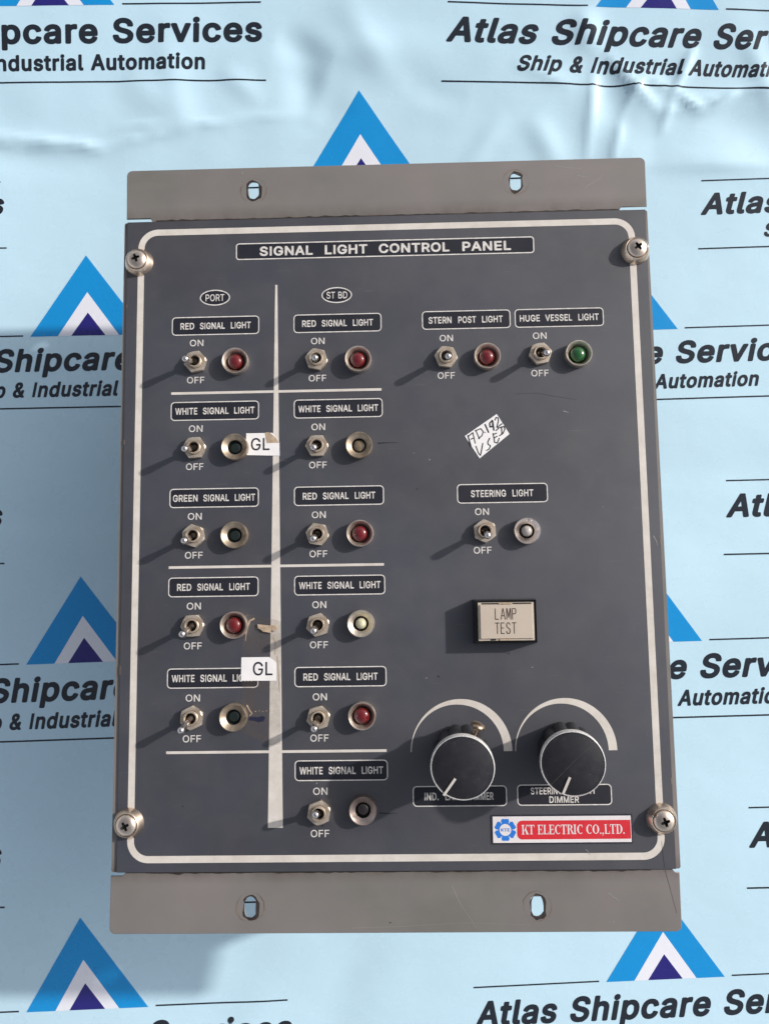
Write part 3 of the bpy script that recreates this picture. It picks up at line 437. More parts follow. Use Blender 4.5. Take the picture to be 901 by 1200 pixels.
def unit(cx, cy, rotd, sc, sy=1.0, shear=0.24, lines=True, hw=41.0, ap=57.0, arc=0.0, squeeze=0.0):
    ca, sa = math.cos(math.radians(rotd)), math.sin(math.radians(rotd))
    def T(x, y):
        if x > -60: x -= squeeze*(x+60)**2   # print foreshortened where the sheet buckles
        x, y = x*sc, y*sc*sy
        y += arc*(1-(x/140)**2)
        return (cx + x*ca - y*sa, cy + x*sa + y*ca)
    def xf(bm):
        for v in bm.verts:
            v.co.x, v.co.y = T(v.co.x, v.co.y)
        # keep only what lies on the banner
        for co, no in (((X0+4, 0, 0), (-1, 0, 0)), ((-X0-4, 0, 0), (1, 0, 0)), ((0, Y0+4, 0), (0, -1, 0)), ((0, -Y0-4, 0), (0, 1, 0))):
            bmesh.ops.bisect_plane(bm, geom=bm.verts[:]+bm.edges[:]+bm.faces[:], plane_co=co, plane_no=no, clear_outer=True)
        return bm
    parts = []
    def add(name, bm, m, z, parent):
        bm = xf(bm)
        if not bm.faces: bm.free(); return None
        return link(name, drape(bm, z), m, parent)
    wi = 21.5; ai = 31.0
    chev = poly_bm([[(-hw, 0), (-wi, 0), (0, ai), (0, ap)], [(hw, 0), (0, ap), (0, ai), (wi, 0)]])
    root = add('printed_logo', chev, 'v_blue', 0.10, banner)
    rp = root or banner
    add('white_triangle', poly_bm([[(-wi, 0), (-12, 0), (0, 16.5), (0, ai)], [(wi, 0), (0, ai), (0, 16.5), (12, 0)]]), 'v_white', 0.10, rp)
    add('navy_triangle', poly_bm([[(-12, 0), (12, 0), (0, 16.5)]]), 'v_navy', 0.10, rp)
    for q in ([(-134, .2), (-46, .2), (-46, 1.2), (-134, 1.2)], [(46, .2), (134, .2), (134, 1.2), (46, 1.2)],
              [(-136, -51.6), (136, -51.6), (136, -50.5), (-136, -50.5)]):
        add('rule_line', poly_bm([q]), 'v_text', 0.10, rp)
    add('banner_lettering', text_mesh('Atlas Shipcare Services', 'i', 15.2, 268, 0, -24.3, shear=shear, grid=1, space=.26), 'v_text', 0.10, rp)
    add('banner_lettering', text_mesh('Ship & Industrial Automation', 'i', 10.0, 186, 4, -42.8, shear=shear, grid=1, space=.26), 'v_text', 0.10, rp)
UNITS = [  # centre of the triangle's base, turn, size, stretch, slant
    (-221.7, 351.4, -1.0, 1.066, 0.853, 0.05),
    (189.0, 338.4, -3.0, 1.065, 0.865, 0.26),
    (-13.8, 233.9, 0.5, 1.033, 1.028, 0.24),
    (-208.0, 136.3, 0.0, 1.008, 0.961, 0.24),
    (-391.1, 241.5, 0, 0.937, 0.915, 0.24),
    (345.0, 231.3, 0.4, 0.941, 0.921, 0.24),
    (163.3, 131.7, 0.6, 0.970, 0.962, 0.2),
    (-410.2, 27.3, 0.5, 0.998, 0.990, 0.24),
    (370.2, 28.0, 0.4, 0.998, 0.990, 0.24),
    (-218.2, -93.3, 1.4, 1.051, 1.023, 0.24),
    (177.5, -84.3, 1.0, 1.028, 1.020, 0.22),
    (-429.1, -215.8, 1.0, 1.063, 1.055, 0.24),
    (394.3, -200.4, 1.0, 1.059, 1.051, 0.24),
    (-225.6, -346.5, 2.4, 1.098, 1.090, 0.24),
    (193.5, -325.7, 2.6, 1.027, 1.085, 0.24),
    (-13.9, 27.8, 0.5, 0.998, 0.990, 0.24),
    (-15.5, -209.2, 1.0, 1.061, 1.054, 0.24),
    (-35.4, -478.4, 2.0, 1.133, 1.126, 0.24)]
for n_, u in enumerate(UNITS): unit(*u, squeeze=0.00055 if n_ == 1 else 0.0)

# ---------------------------------------------------------------- control panel
root = bpy.data.objects.new('control_panel', None); COL.objects.link(root)
root.location = (0, 0, ZB*MM); root.empty_display_size = 0.05
root['label'] = 'dark grey signal light control panel with toggle switches, indicator lamps and two black dimmer knobs'
root['category'] = 'control panel'
def part(name, me, mats, loc=(0, 0, 0), parent=None, label=None, rotm=None):
    if parent is None: return link(name, me, mats, root, (loc[0], loc[1], loc[2]+HP), rotm, label)
    return link(name, me, mats, parent, loc, rotm, label)

ZC = -1.03
# chassis tray: front sheet under the faceplate, sides bent back
bm = bmesh.new()
prism(bm, rrect(-149.6, -195.3, 154.9, 171.0, 1.2, 3), -32, ZC)
bevel(bm, 0.9, 3, 50)
chassis = part('chassis', to_mesh(bm, 40), ['taupe'])
bm = bmesh.new(); box_bm(bm, -50, -95, -HP+1.2, 60, 70, -32.0)
for v in bm.verts:
    if v.co.z < -60: v.co.z = -(118 - 0.15*v.co.y) + 2.0
bevel(bm, 1.5, 2)
part('rear_housing', to_mesh(bm, 40), ['taupe'])
def slot(cx, cy, w, h, jag=0.25, n=7, seed=0):
    rnd = random.Random(seed); pts = []
    r = w/2
    for a0, yy in ((0, cy+h/2-r), (180, cy-h/2+r)):
        for k in range(n+1):
            t = math.radians(a0+180*k/n); rr = r+rnd.uniform(-jag, jag)*0.6
            pts.append((cx+rr*math.cos(t), yy+rr*math.sin(t)))
    return pts
def outline(pts): return pts
# mounting flanges with slotted holes; a narrow relief slit parts them from the faceplate at the corners
up_out = [(-148.5, 173.5), (-134.5, 173.5), (-133, 171.1), (138.5, 171.1), (140.2, 173.5), (154.9, 173.5)] + \
    rrect(-148.9, 150, 155.2, 203.3, 3.2, 4)[:10]
part('mounting_flange', plate_with_holes(up_out, [slot(-73.7, 189.4, 6.2, 10.6, .6, 7, 1), slot(79.6, 190.4, 6.2, 10.6, .6, 7, 2)], -2.3, ZC, 'flange', 0.25), 'taupe')
lo_out = [(-149.9, -197.3), (-143.5, -197.3), (-141.8, -195.6), (150.6, -195.6), (152.2, -197.3), (154.3, -197.3)][::-1] + \
    rrect(-150.0, -227.2, 154.0, -180, 3.0, 4)[10:]
part('mounting_flange', plate_with_holes(lo_out, [slot(-74.3, -213.7, 6.2, 10.8, .9, 7, 3), slot(78.6, -214.0, 6.4, 11.2, .9, 7, 4)], -2.3, ZC, 'flange', 0.25), 'taupe')
# pressed ring marks round the slots
for (cx, cy) in ((-73.7, 189.2), (79.6, 190.2), (-74.3, -213.7), (78.6, -214.0)):
    rnd = random.Random(cx)
    pin, pout = [], []
    for k in range(36):
        t = 2*math.pi*k/36; r = 7.4+rnd.uniform(-.35, .35); wd = max(0.05, 0.5+0.5*math.sin(t*2+cx)+rnd.uniform(-.2, .2))*0.55
        pin.append((cx+r*math.cos(t), cy+r*math.sin(t))); pout.append((cx+(r+wd)*math.cos(t), cy+(r+wd)*math.sin(t)))
    part('washer_mark', ring_mesh(pout, pin, ZC+.03), 'edge')
    pin, pout = slot(cx, cy, 6.2, 10.8, 0.3, 7, 5), slot(cx+.25, cy-.35, 8.4, 13.2, 1.1, 7, int(cx+cy))
    part('chip_and_shade', ring_mesh(pout, pin, ZC+.02), 'rust_and_shade')  # chipped rusty paint, widened and darkened to paint in the slot's shadow

# grime caught in the fold above and below the faceplate
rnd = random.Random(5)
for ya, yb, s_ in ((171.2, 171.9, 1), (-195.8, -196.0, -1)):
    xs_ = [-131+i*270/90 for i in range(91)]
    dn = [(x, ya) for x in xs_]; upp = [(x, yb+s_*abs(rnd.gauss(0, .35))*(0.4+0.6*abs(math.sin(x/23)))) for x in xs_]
    part('grime_line', flat_mesh([([dn[k], dn[k+1], upp[k+1], upp[k]], ZC+.02) for k in range(90)]), 'rust_and_shade')

# faceplate
bm = bmesh.new()
prism(bm, [(-146.3, -195.2), (152.2, -195.2), (153.5, 170.9), (-147.5, 170.9)], -1.0, 0)
bevel(bm, 0.25, 2, 50)
me = to_mesh(bm, 30)
for p in me.polygons:
    if abs(p.normal.z) < 0.9: p.material_index = 1
face = part('faceplate', me, ['slate', 'edge'])
def fp(name, me, mat, label=None, parent=None, loc=(0, 0, 0)):
    return part(name, me, mat, loc if parent else loc, parent or face_p, label)
face_p = face
# children of the faceplate share its origin
def onface(name, me, mat, label=None): return link(name, me, mat, face, (0, 0, 0), None, label)
z1, z2, z3 = 0.05, 0.10, 0.15
cx0, cx1, cy0, cy1 = -139.07, 145.09, -188.56, 164.16; hw = 1.85
onface('border_line', ring_mesh(rrect(cx0-hw, cy0-hw, cx1+hw, cy1+hw, 11.5, 10), rrect(cx0+hw, cy0+hw, cx1-hw, cy1-hw, 7.8, 10), z1), 'ivory')
onface('centre_line', flat_mesh([([(-60.75, 130.8), (-59.5, 130.8), (-56.6, -172.5), (-64.7, -172.5)], z2)]), 'ivory')
for y in (67.8, -31.6, -132.5):
    onface('divider_line', flat_mesh([([(-120.4, y-.72), (-0.2, y-.72), (-0.2, y+.72), (-120.4, y+.72)], z1)]), 'ivory')
def words(spec, base, cap, style, z):
    """spec: list of (word, x0, x1)"""
    bm = bmesh.new()
    for wd, xa, xb in spec:
        b2 = text_mesh(wd, style, cap, xb-xa, (xa+xb)/2, base, z, grid=1)
        me = bpy.data.meshes.new('t'); b2.to_mesh(me); b2.free(); bm.from_mesh(me); bpy.data.meshes.remove(me)
    me = bpy.data.meshes.new('lettering')
    for v in bm.verts: v.co *= MM
    bm.to_mesh(me); bm.free(); return me
def nameplate(x0, y1, spec, w=50.0, h=10.4, base=3.35, cap=3.7, lw=0.56, r=2.0, two=None):
    o = part('nameplate', flat_mesh([(rrect(x0, y1-h, x0+w, y1, r, 5), z1)]), 'plate_dark', (0, 0, 0))
    link('outline', ring_mesh(rrect(x0-lw/2, y1-h-lw/2, x0+w+lw/2, y1+lw/2, r+lw/2, 5), rrect(x0+lw/2, y1-h+lw/2, x0+w-lw/2, y1-lw/2, r-lw/2, 5), z2), 'ivory_text', o)
    sp = [(a, x0+p, x0+q) for a, p, q in spec]
    link('lettering', words(sp, y1-h+base, cap, 'm', z3), 'ivory_text', o)
    if two: link('lettering', words([(a, x0+p, x0+q) for a, p, q in two[0]], y1-h+two[1], cap*0.95, 'm', z3), 'ivory_text', o)
    return o
RED = [('RED', 4.7, 12.7), ('SIGNAL', 16.0, 30.4), ('LIGHT', 33.9, 45.4)]
WHI = [('WHITE', 2.4, 15.0), ('SIGNAL', 18.2, 32.9), ('LIGHT', 36.1, 47.7)]
GRE = [('GREEN', 1.7, 15.7), ('SIGNAL', 18.9, 33.4), ('LIGHT', 36.7, 48.2)]
PITCH = 50.0; YT = 112.5; XL, XR = -120.25, -49.93
L_rows = [RED, WHI, GRE, RED, WHI]; R_rows = [RED, WHI, RED, WHI, RED, WHI]
for i, s in enumerate(L_rows): nameplate(XL, YT-PITCH*i, s)
for i, s in enumerate(R_rows): nameplate(XR, YT-PITCH*i, s)
nameplate(23.8, 112.8, [('STERN', 3.5, 16.6), ('POST', 20.4, 30.6), ('LIGHT', 34.0, 45.8)])
nameplate(76.7, 112.8, [('HUGE', 2.6, 14.0), ('VESSEL', 17.1, 32.3), ('LIGHT', 35.8, 47.4)])
nameplate(41.44, 12.3, [('STEERING', 7.5, 27.0), ('LIGHT', 30.6, 42.2)])
nameplate(13.8, -151.6, [('IND.', 6.1, 13.6), ('LAMP', 17.2, 27.0), ('DIMMER', 30.0, 43.0)], 50.0, 10.3, 3.2, 3.8)
nameplate(69.8, -151.3, [('STEERING', 7.0, 24.0), ('LIGHT', 30.5, 41.9)], 50.0, 10.5, 5.7, 3.4, two=([('DIMMER', 16.8, 32.6)], 1.2))
# title
o = part('title_plate', flat_mesh([(rrect(-83.4, 146.6, 88.7, 156.1, 1.6, 4), z1)]), 'plate_dark')
link('outline', ring_mesh(rrect(-83.7, 146.3, 89.0, 156.4, 1.9, 4), rrect(-83.05, 146.95, 88.35, 155.75, 1.3, 4), z2), 'ivory_text', o)
link('lettering', words([('SIGNAL', -69.8, -38.9), ('LIGHT', -31.9, -7.2), ('CONTROL', -0.6, 40.2), ('PANEL', 47.6, 75.6)], 148.7, 5.2, 'b', z3), 'ivory_text', o)
# ovals
def ellipse(cx, cy, rx, ry, n=40): return [(cx+rx*math.cos(2*math.pi*k/n), cy+ry*math.sin(2*math.pi*k/n)) for k in range(n)]
for cx, cy, s, wd in ((-95.7, 124.0, [('PORT', -5.4, 5.5)], 0), (-25.2, 123.9, [('ST', -5.9, -1.0), ('BD', 0.9, 6.1)], 0)):
    o = part('oval_plate', flat_mesh([(ellipse(cx, cy, 8.5, 4.4), z1)]), 'plate_dark')
    link('outline', ring_mesh(ellipse(cx, cy, 8.8, 4.75), ellipse(cx, cy, 8.15, 4.1), z2), 'ivory_text', o)
    link('lettering', words([(a, cx+p, cx+q) for a, p, q in s], cy-2.0, 4.0, 'r', z3), 'ivory_text', o)

# ---------------------------------------------------------------- toggle switches
def nut_mesh():
    bm = bmesh.new(); seg = 6; R = 6.75
    def ring(r, z, rc): 
        out = []
        for k in range(36):
            t = 2*math.pi*k/36; tt = (t+math.pi/6) % (math.pi/3) - math.pi/6
            hexr = R*math.cos(math.pi/6)/math.cos(tt) if False else R*math.cos(math.pi/6)/math.cos(((t) % (math.pi/3))-math.pi/6)
            rr = min(hexr, rc)*r; out.append(bm.verts.new((rr*math.cos(t), rr*math.sin(t), z)))
        return out
    rs = [ring(1, 0, 99), ring(1, 2.1, 99), ring(1, 2.45, 6.45), ring(1, 2.75, 6.0), ring(1, 2.8, 5.4), ring(1, 2.8, 4.3), ring(1, 2.4, 3.9)]
    for a, b in zip(rs, rs[1:]):
        for k in range(36): bm.faces.new((a[k], a[(k+1) % 36], b[(k+1) % 36], b[k]))
    return to_mesh(bm, 28, 'hex_nut')
NUT = nut_mesh()
BUSH = lathe([(3.85, 0.0), (3.85, 3.0), (3.7, 3.15), (3.92, 3.4), (3.7, 3.65), (3.92, 3.9), (3.72, 4.15), (3.92, 4.4), (3.9, 5.0), (3.7, 5.25), (3.15, 5.2), (2.95, 4.9), (2.85, 4.2), (2.85, 1.4), (0, 1.2)], 40, 35, [0]*13+[1], 'bushing')
prof = [(0.0, -1.2), (1.6, -0.8), (2.05, 0.4), (1.8, 1.6), (1.45, 2.3), (1.4, 4.5), (1.5, 6), (1.7, 9.5), (1.95, 12.1), (2.05, 13.3), (1.85, 14.4), (1.3, 15.15), (0.55, 15.5), (0, 15.55)]
LEVER = lathe(prof, 24, 60, None, 'lever')
WASH = lathe([(5.9, 0), (5.6, 0.02), (5.7, 0.2), (5.6, 0.28), (4.0, 0.29)], 36, 40, None, 'washer')
def toggle(cx, cy, tx, ty, turn, where):
    o = part('toggle_switch', BUSH, ['nickel', 'hole'], (cx, cy, 0), label='toggle switch ' + where)
    link('hex_nut', NUT, 'nickel', o, (0, 0, 0.3), (0, 0, math.radians(turn)))
    link('washer', WASH, 'nickel', o, (0, 0, 0.02))
    d = Vector((tx-cx, ty-cy, 15.5-1.9)).normalized()
    q = d.to_track_quat('Z', 'Y')
    lv = link('lever', LEVER, 'chrome', o, (0, 0, 1.9)); lv.rotation_euler = q.to_euler()
LT = [(-108.4, 83.2), (-108.2, 32.6), (-107.9, -17.9), (-108.5, -68.2), (-108.6, -118.7)]
RT = [(-36.4, 82.3), (-37.4, 32.0), (-37.8, -17.9), (-37.8, -67.2), (-37.8, -118.4), (-37.3, -161.8)]
turns = [12, 4, 40, 3, 25]
for i, (tx, ty) in enumerate(LT): toggle(-106.2, 85.6-PITCH*i*0.997, tx, ty, turns[i], 'of the port column, row %s from the top' % ['first', 'second', 'third', 'fourth', 'fifth'][i])
turns = [48, 0, 50, 17, 15, 20]
for i, (tx, ty) in enumerate(RT): toggle(-36.9, 85.6-PITCH*i, tx, ty, turns[i], 'of the starboard column, row %s from the top' % ['first', 'second', 'third', 'fourth', 'fifth', 'sixth'][i])
toggle(36.7, 85.4, 37.1, 81.5, 52, 'under the stern post light plate')
toggle(89.9, 86.1, 91.2, 82.4, 10, 'under the huge vessel light plate')
toggle(55.9, -14.1, 56.0, -17.6, 35, 'under the steering light plate')
def small(s, cx, cap_base, w):
    onface('lettering', text_mesh(s, 'r', 3.7, w, cx, cap_base, z1), 'ivory_text')
for i in range(5): small('ON', -106.1, 95.45-PITCH*i*1.003, 7.9); small('OFF', -106.4, 73.6-PITCH*i*1.003, 10.0)
for i in range(6): small('ON', -36.3, 95.1-PITCH*i*1.002, 7.8); small('OFF', -36.6, 73.3-PITCH*i*1.003, 10.0)
small('ON', 37.2, 95.2, 7.6); small('OFF', 36.7, 73.3, 9.8); small('ON', 90.3, 95.4, 7.8); small('OFF', 89.7, 73.6, 9.8)
small('ON', 54.8, -4.9, 7.8); small('OFF', 54.6, -26.4, 9.9)

# ---------------------------------------------------------------- indicator lamps
def cup(r_in): return lathe([(7.3, 0), (7.5, 0.4), (7.5, 4.6), (7.3, 5.0), (7.0, 5.0), (6.8, 4.8), (r_in+0.25, 1.2), (r_in, 0.9), (r_in, 0.35), (0, 0.3)], 56, 40, [0]*8+[1], 'lamp_bezel')
CUP_BIG = cup(4.7)
CUP_SMALL = lathe([(7.3, 0), (7.5, 0.4), (7.5, 4.6), (7.3, 5.0), (7.0, 5.0), (6.8, 4.8), (4.5, 2.9), (4.15, 2.6), (4.05, 0.35), (0, 0.3)], 56, 40, [0]*7+[1]*2, 'lamp_bezel_deep')
DOME = lathe([(4.4, 0.2), (4.4, 1.6)] + [(4.4*math.cos(t), 1.6+3.3*math.sin(t)) for t in [math.radians(a) for a in range(9, 90, 9)]] + [(0, 4.9)], 40, 60, None, 'lens')
PEARL = lathe([(3.1, 0.2), (3.1, 1.8)] + [(3.1*math.cos(t), 1.8+3.1*math.sin(t)) for t in [math.radians(a) for a in range(9, 90, 9)]] + [(0, 4.9)], 40, 60, None, 'lens')
MID = lathe([(3.4, 0.2), (3.4, 0.8)] + [(3.4*math.cos(t), 0.8+1.3*math.sin(t)) for t in [math.radians(a) for a in range(9, 90, 9)]] + [(0, 2.1)], 40, 60, None, 'lens')
LOW = lathe([(3.3, 0.2), (3.3, 0.3)] + [(3.3*math.cos(t), 0.3+0.9*math.sin(t)) for t in [math.radians(a) for a in range(9, 90, 9)]] + [(0, 1.2)], 40, 60, None, 'lens')
KINDS = {'red': (CUP_BIG, 'bezel', DOME, 'lens_red', 'red'), 'green': (CUP_BIG, 'bezel', DOME, 'lens_green', 'green'),
         'milk': (CUP_SMALL, 'bezel', PEARL, 'lens_milk', 'pale yellow'), 'brown': (CUP_SMALL, 'bezel_old', MID, 'lens_brown', 'brownish'),
         'clear': (CUP_SMALL, 'bezel_shiny', PEARL, 'lens_clear', 'clear smoky'), 'dark': (CUP_SMALL, 'bezel_old', LOW, 'lens_dark', 'almost black'),
         'dim': (CUP_SMALL, 'bezel_pink', MID, 'lens_dim', 'dark brown')}
def lamp(cx, cy, kind):
    cp, mat, ln, lm, word = KINDS[kind]
    key = cp.name + mat
    me = bpy.data.meshes.get(key)
    if not me:
        me = cp.copy(); me.name = key; me.materials.append(MT[mat]); me.materials.append(MT['hole'])
    o = part('indicator_lamp', me, [mat, 'hole'], (cx, cy, 0), label='%s indicator lamp in a metal bezel' % word)
    key = ln.name + lm; m2 = bpy.data.meshes.get(key)
    if not m2: m2 = ln.copy(); m2.name = key; m2.materials.append(MT[lm])
    link('lens', m2, lm, o, (0, 0, 0.2))
for i, k in enumerate(['red', 'dark', 'dark', 'red', 'dark']): lamp(-83.1, 85.1-PITCH*i*0.993, k)
for i, k in enumerate(['red', 'brown', 'red', 'milk', 'red', 'dim']): lamp(-13.2, 84.7-PITCH*i*0.991, k)
lamp(59.8, 84.8, 'red'); lamp(111.1, 85.2, 'green'); lamp(79.0, -14.5, 'clear')

# ---------------------------------------------------------------- lamp test push button
def taper(x0, y0, x1, y1, z0, X0_, Y0_, X1_, Y1_, z1_):
    bm = bmesh.new()
    a = [bm.verts.new((x, y, z0)) for x, y in ((x0, y0), (x1, y0), (x1, y1), (x0, y1))]
    b = [bm.verts.new((x, y, z1_)) for x, y in ((X0_, Y0_), (X1_, Y0_), (X1_, Y1_), (X0_, Y1_))]
    for i in range(4): bm.faces.new((a[i], a[(i+1) % 4], b[(i+1) % 4], b[i]))
    bm.faces.new(a[::-1]); bm.faces.new(b); return bm
bm = taper(48.2, -75.9, 82.8, -51.6, 0, 48.9, -75.0, 81.6, -52.3, 9.2)
top = max(bm.faces, key=lambda f: f.calc_center_median().z)
r = bmesh.ops.inset_individual(bm, faces=[top], thickness=1.0)
top = max((f for f in bm.faces), key=lambda f: (f.calc_center_median().z, -f.calc_area())) if False else top
for v in top.verts: v.co.z -= 2.0
bevel(bm, 0.25, 2, 40)
sw = part('push_button', to_mesh(bm, 35), 'black', label='lamp test push button with a cream lettered cap')
sw_top = taper(50.1, -74.0, 80.5, -53.3, 7.2, 50.3, -73.8, 80.2, -53.5, 9.7); bevel(sw_top, 0.3, 2, 40)
link('cap_rim', to_mesh(sw_top, 35), 'cream_edge', sw)
bm = taper(51.2, -72.9, 79.6, -54.5, 9.7, 51.5, -72.6, 79.3, -54.8, 10.5); bevel(bm, 0.35, 3, 40)
cap = link('button_cap', to_mesh(bm, 35), 'cream', sw)
for xa, xb, ya, yb in ((61.5, 68.5, -54.45, -53.55), (61.5, 68.5, -73.75, -72.95)):
    bm = bmesh.new(); box_bm(bm, xa, ya, 9.6, xb, yb, 10.2); bevel(bm, 0.2, 1, 40); link('catch', to_mesh(bm, 35), 'glue', sw)
for xa, xb, ya, yb in ((52.2, 61.2, -54.42, -53.7), (68.8, 79.0, -54.42, -53.7), (56.5, 59.5, -73.7, -73.0)):
    link('gap', flat_mesh([([(xa, ya), (xb, ya), (xb, yb), (xa, yb)], 9.76)]), 'hole', sw)
def thin_text(rows, wdt, z):
    G = {'L': [[(0, 1), (0, 0), (.62, 0)]], 'A': [[(0, 0), (.36, 1), (.44, 1), (.8, 0)], [(.14, .33), (.66, .33)]], 'M': [[(0, 0), (0, 1), (.1, 1), (.4, .15), (.7, 1), (.8, 1), (.8, 0)]],
         'P': [[(0, 0), (0, 1), (.5, 1), (.66, .92), (.7, .76), (.66, .58), (.5, .5), (0, .5)]], 'T': [[(0, 1), (.75, 1)], [(.375, 1), (.375, 0)]],
         'E': [[(.62, 1), (0, 1), (0, 0), (.62, 0)], [(0, .52), (.5, .52)]], 'S': [[(.66, .82), (.6, .94), (.45, 1), (.2, 1), (.06, .92), (0, .76), (.08, .6), (.55, .44), (.66, .3), (.64, .12), (.5, 0), (.18, 0), (.04, .08), (0, .2)]]}
    polys = []
    for s, x0, step, y0, hh, sc in rows:
        x = x0
        for ch in s:
            for st in G[ch]: polys += stroke_polys([(x+p[0]*sc, y0+p[1]*hh) for p in st], wdt, z)
            x += step
    return flat_mesh(polys)
link('lettering', thin_text([('LAMP', 59.4, 3.05, -62.4, 5.6, 2.7), ('TEST', 59.3, 3.0, -70.0, 5.6, 2.7)], 0.5, 10.53), 'brown_ink', cap)

# ---------------------------------------------------------------- dials and knobs
for cx, cy in ((40.3, -133.4), (96.6, -133.5)):
    n = 48; o_, i_ = [], []
    for k in range(n+1):
        t = math.pi*k/n
        o_.append((cx+27.4*math.cos(t), cy+27.9*math.sin(t)))
        i_.append((cx-2.1+24.9*math.cos(t), cy+25.0*math.sin(t)))
    onface('dial_arc', flat_mesh([([o_[k], o_[k+1], i_[k+1], i_[k]], z1) for k in range(n)]), 'ivory')
def knob_body():
    bm = bmesh.new(); n = 144; rings = []
    for z, base, amp in ((0.6, 14.6, 0.5), (1.0, 15.4, 1.0), (13, 15.0, 1.05), (20.5, 14.6, 1.0), (22.6, 14.9, 0.5), (23.0, 14.6, 0)):
        ring = []
        for k in range(n):
            t = 2*math.pi*k/n
            s = abs(math.sin(t*6))**0.8
            rr = base - amp*1.5*(1-s)
            ring.append(bm.verts.new((rr*math.cos(t), rr*math.sin(t), z)))
        rings.append(ring)
    for a, b in zip(rings, rings[1:]):
        for k in range(n): bm.faces.new((a[k], a[(k+1) % n], b[(k+1) % n], b[k]))
    bm.faces.new(rings[0][::-1]); bm.faces.new(rings[-1])
    return to_mesh(bm, 35, 'knob_body')
KB = knob_body()
KR = lathe([(13.5, 22.8), (15.9, 23.2), (16.35, 23.6), (16.4, 26.6), (16.25, 27.5), (16.0, 27.85), (15.75, 27.85), (15.6, 27.3), (0, 27.3)], 72, 30, [0]*7+[1], 'knob_rim')
KC = lathe([(15.55, 26.8), (15.5, 27.55), (15.2, 27.72), (0, 27.9)], 72, 60, None, 'knob_cap')
def knob(cx, cy, capx, capy, p0, p1, label, setscrew=False):
    base = Vector((cx, cy, 0)); d = Vector((capx-cx, capy-cy, 33)).normalized(); q = d.to_track_quat('Z', 'Y')
    Rq = q.to_matrix().to_4x4(); 
    o = part('dimmer_knob', KB, 'black', (cx, cy, 0), label=label); 
    o.scale = (0.99, 0.99, 1.18); o.rotation_mode = 'QUATERNION'; o.rotation_quaternion = Vector((0, 0, 1)).rotation_difference(d)
    link('metal_rim', KR, ['alu', 'black'], o); link('knob_cap', KC, 'cap', o)
    inv = (Matrix.Translation(Vector((cx, cy, 0))) @ Vector((0, 0, 1)).rotation_difference(d).to_matrix().to_4x4()).inverted()
    a, b = inv @ Vector((p0[0], p0[1]+.9, 33)), inv @ Vector((p1[0], p1[1]+.9, 33))
    dd = (b-a).normalized(); pp = Vector((-dd.y, dd.x, 0))*0.62
    bm = bmesh.new(); prism(bm, [tuple((a+pp).xy), tuple((a-pp).xy), tuple((b-pp).xy), tuple((b+pp).xy)], 27.6, 28.35); bevel(bm, 0.15, 1)
    link('pointer', to_mesh(bm, 40), 'ivory', o)
    link('shaft', lathe([(3, -1), (3, 3), (0, 3)], 24), 'nickel', o)
    if setscrew:
        me = lathe([(0, -5), (1.5, -5), (1.5, 1.6), (1.7, 1.7), (3.6, 1.8), (3.9, 2.3), (3.9, 2.9), (3.2, 3.8), (1.8, 4.3), (0, 4.45)], 28, 40, None, 'set_screw')
        s = link('set_screw', me, 'bronze', o, (7.6, 15.4, 14.5)); dv = Vector((0.40, 0.90, 0.12)).normalized()
        s.rotation_euler = dv.to_track_quat('Z', 'Y').to_euler()
    return o
k1 = knob(40.3, -133.5, 38.4, -135.4, (28.6, -149.9), (34.6, -141.6), 'dimmer knob with a bronze set screw sticking out of its side', True)
k2 = knob(96.4, -132.8, 93.4, -133.9, (87.9, -149.6), (91.6, -141.4), 'dimmer knob with a faint scratch across its cap')
link('scratch', flat_mesh(stroke_polys([(-11.5, -10.8), (-4, -3.2), (3, 3.6), (9, 9.0)], 0.12, 27.96)), 'faint', k2)

# ---------------------------------------------------------------- corner screws
CW = lathe([(8.2, 0.05), (8.3, 0.3), (6.6, 4.3), (6.2, 4.7), (5.9, 4.6), (5.75, 4.0), (0, 3.9)], 56, 28, None, 'cup_washer')
def screw_head():
    me = lathe([(0, 0), (5.6, 0.0)] + [(5.75*math.cos(math.radians(a)), 0.3+3.0*math.sin(math.radians(a))) for a in range(0, 90, 8)] + [(0, 3.3)], 48, 60, None, 'screw_head')
    bm = bmesh.new(); 
    e_, f_ = .78, 3.0; c = [(-e_, -f_), (e_, -f_), (e_+.2, -e_-.2), (f_, -e_), (f_, e_), (e_+.2, e_+.2), (e_, f_), (-e_, f_), (-e_-.2, e_+.2), (-f_, e_), (-f_, -e_), (-e_-.2, -e_-.2)]
    pr = [(x*0.55, y*0.55) for x, y in c]
    a = [bm.verts.new((x*.8, y*.45 if abs(y) > 1 else y*.8, 1.2)) if False else bm.verts.new((x*0.6, y*0.6, 1.3)) for x, y in c]; b = [bm.verts.new((x, y, 4.5)) for x, y in c]
    for i in range(12): bm.faces.new((a[i], a[(i+1) % 12], b[(i+1) % 12], b[i]))
    bm.faces.new(a[::-1]); bm.faces.new(b)
    cut = to_mesh(bm); cut.materials.append(MT['hole'])
    oc = bpy.data.objects.new('cut', cut); COL.objects.link(oc)
    oh = bpy.data.objects.new('head', me); COL.objects.link(oh); me.materials.append(MT['screw'])
    oh.scale = (1000,)*3; oc.scale = (1000,)*3
    md = oh.modifiers.new('b', 'BOOLEAN'); md.operation = 'DIFFERENCE'; md.object = oc; md.solver = 'EXACT'; md.material_mode = 'TRANSFER'
    bpy.context.view_layer.update()
    res = bpy.data.meshes.new_from_object(oh.evaluated_get(bpy.context.evaluated_depsgraph_get()))
    bpy.data.objects.remove(oc); bpy.data.objects.remove(oh)
    res.name = 'screw_head'; return res
SH = screw_head()
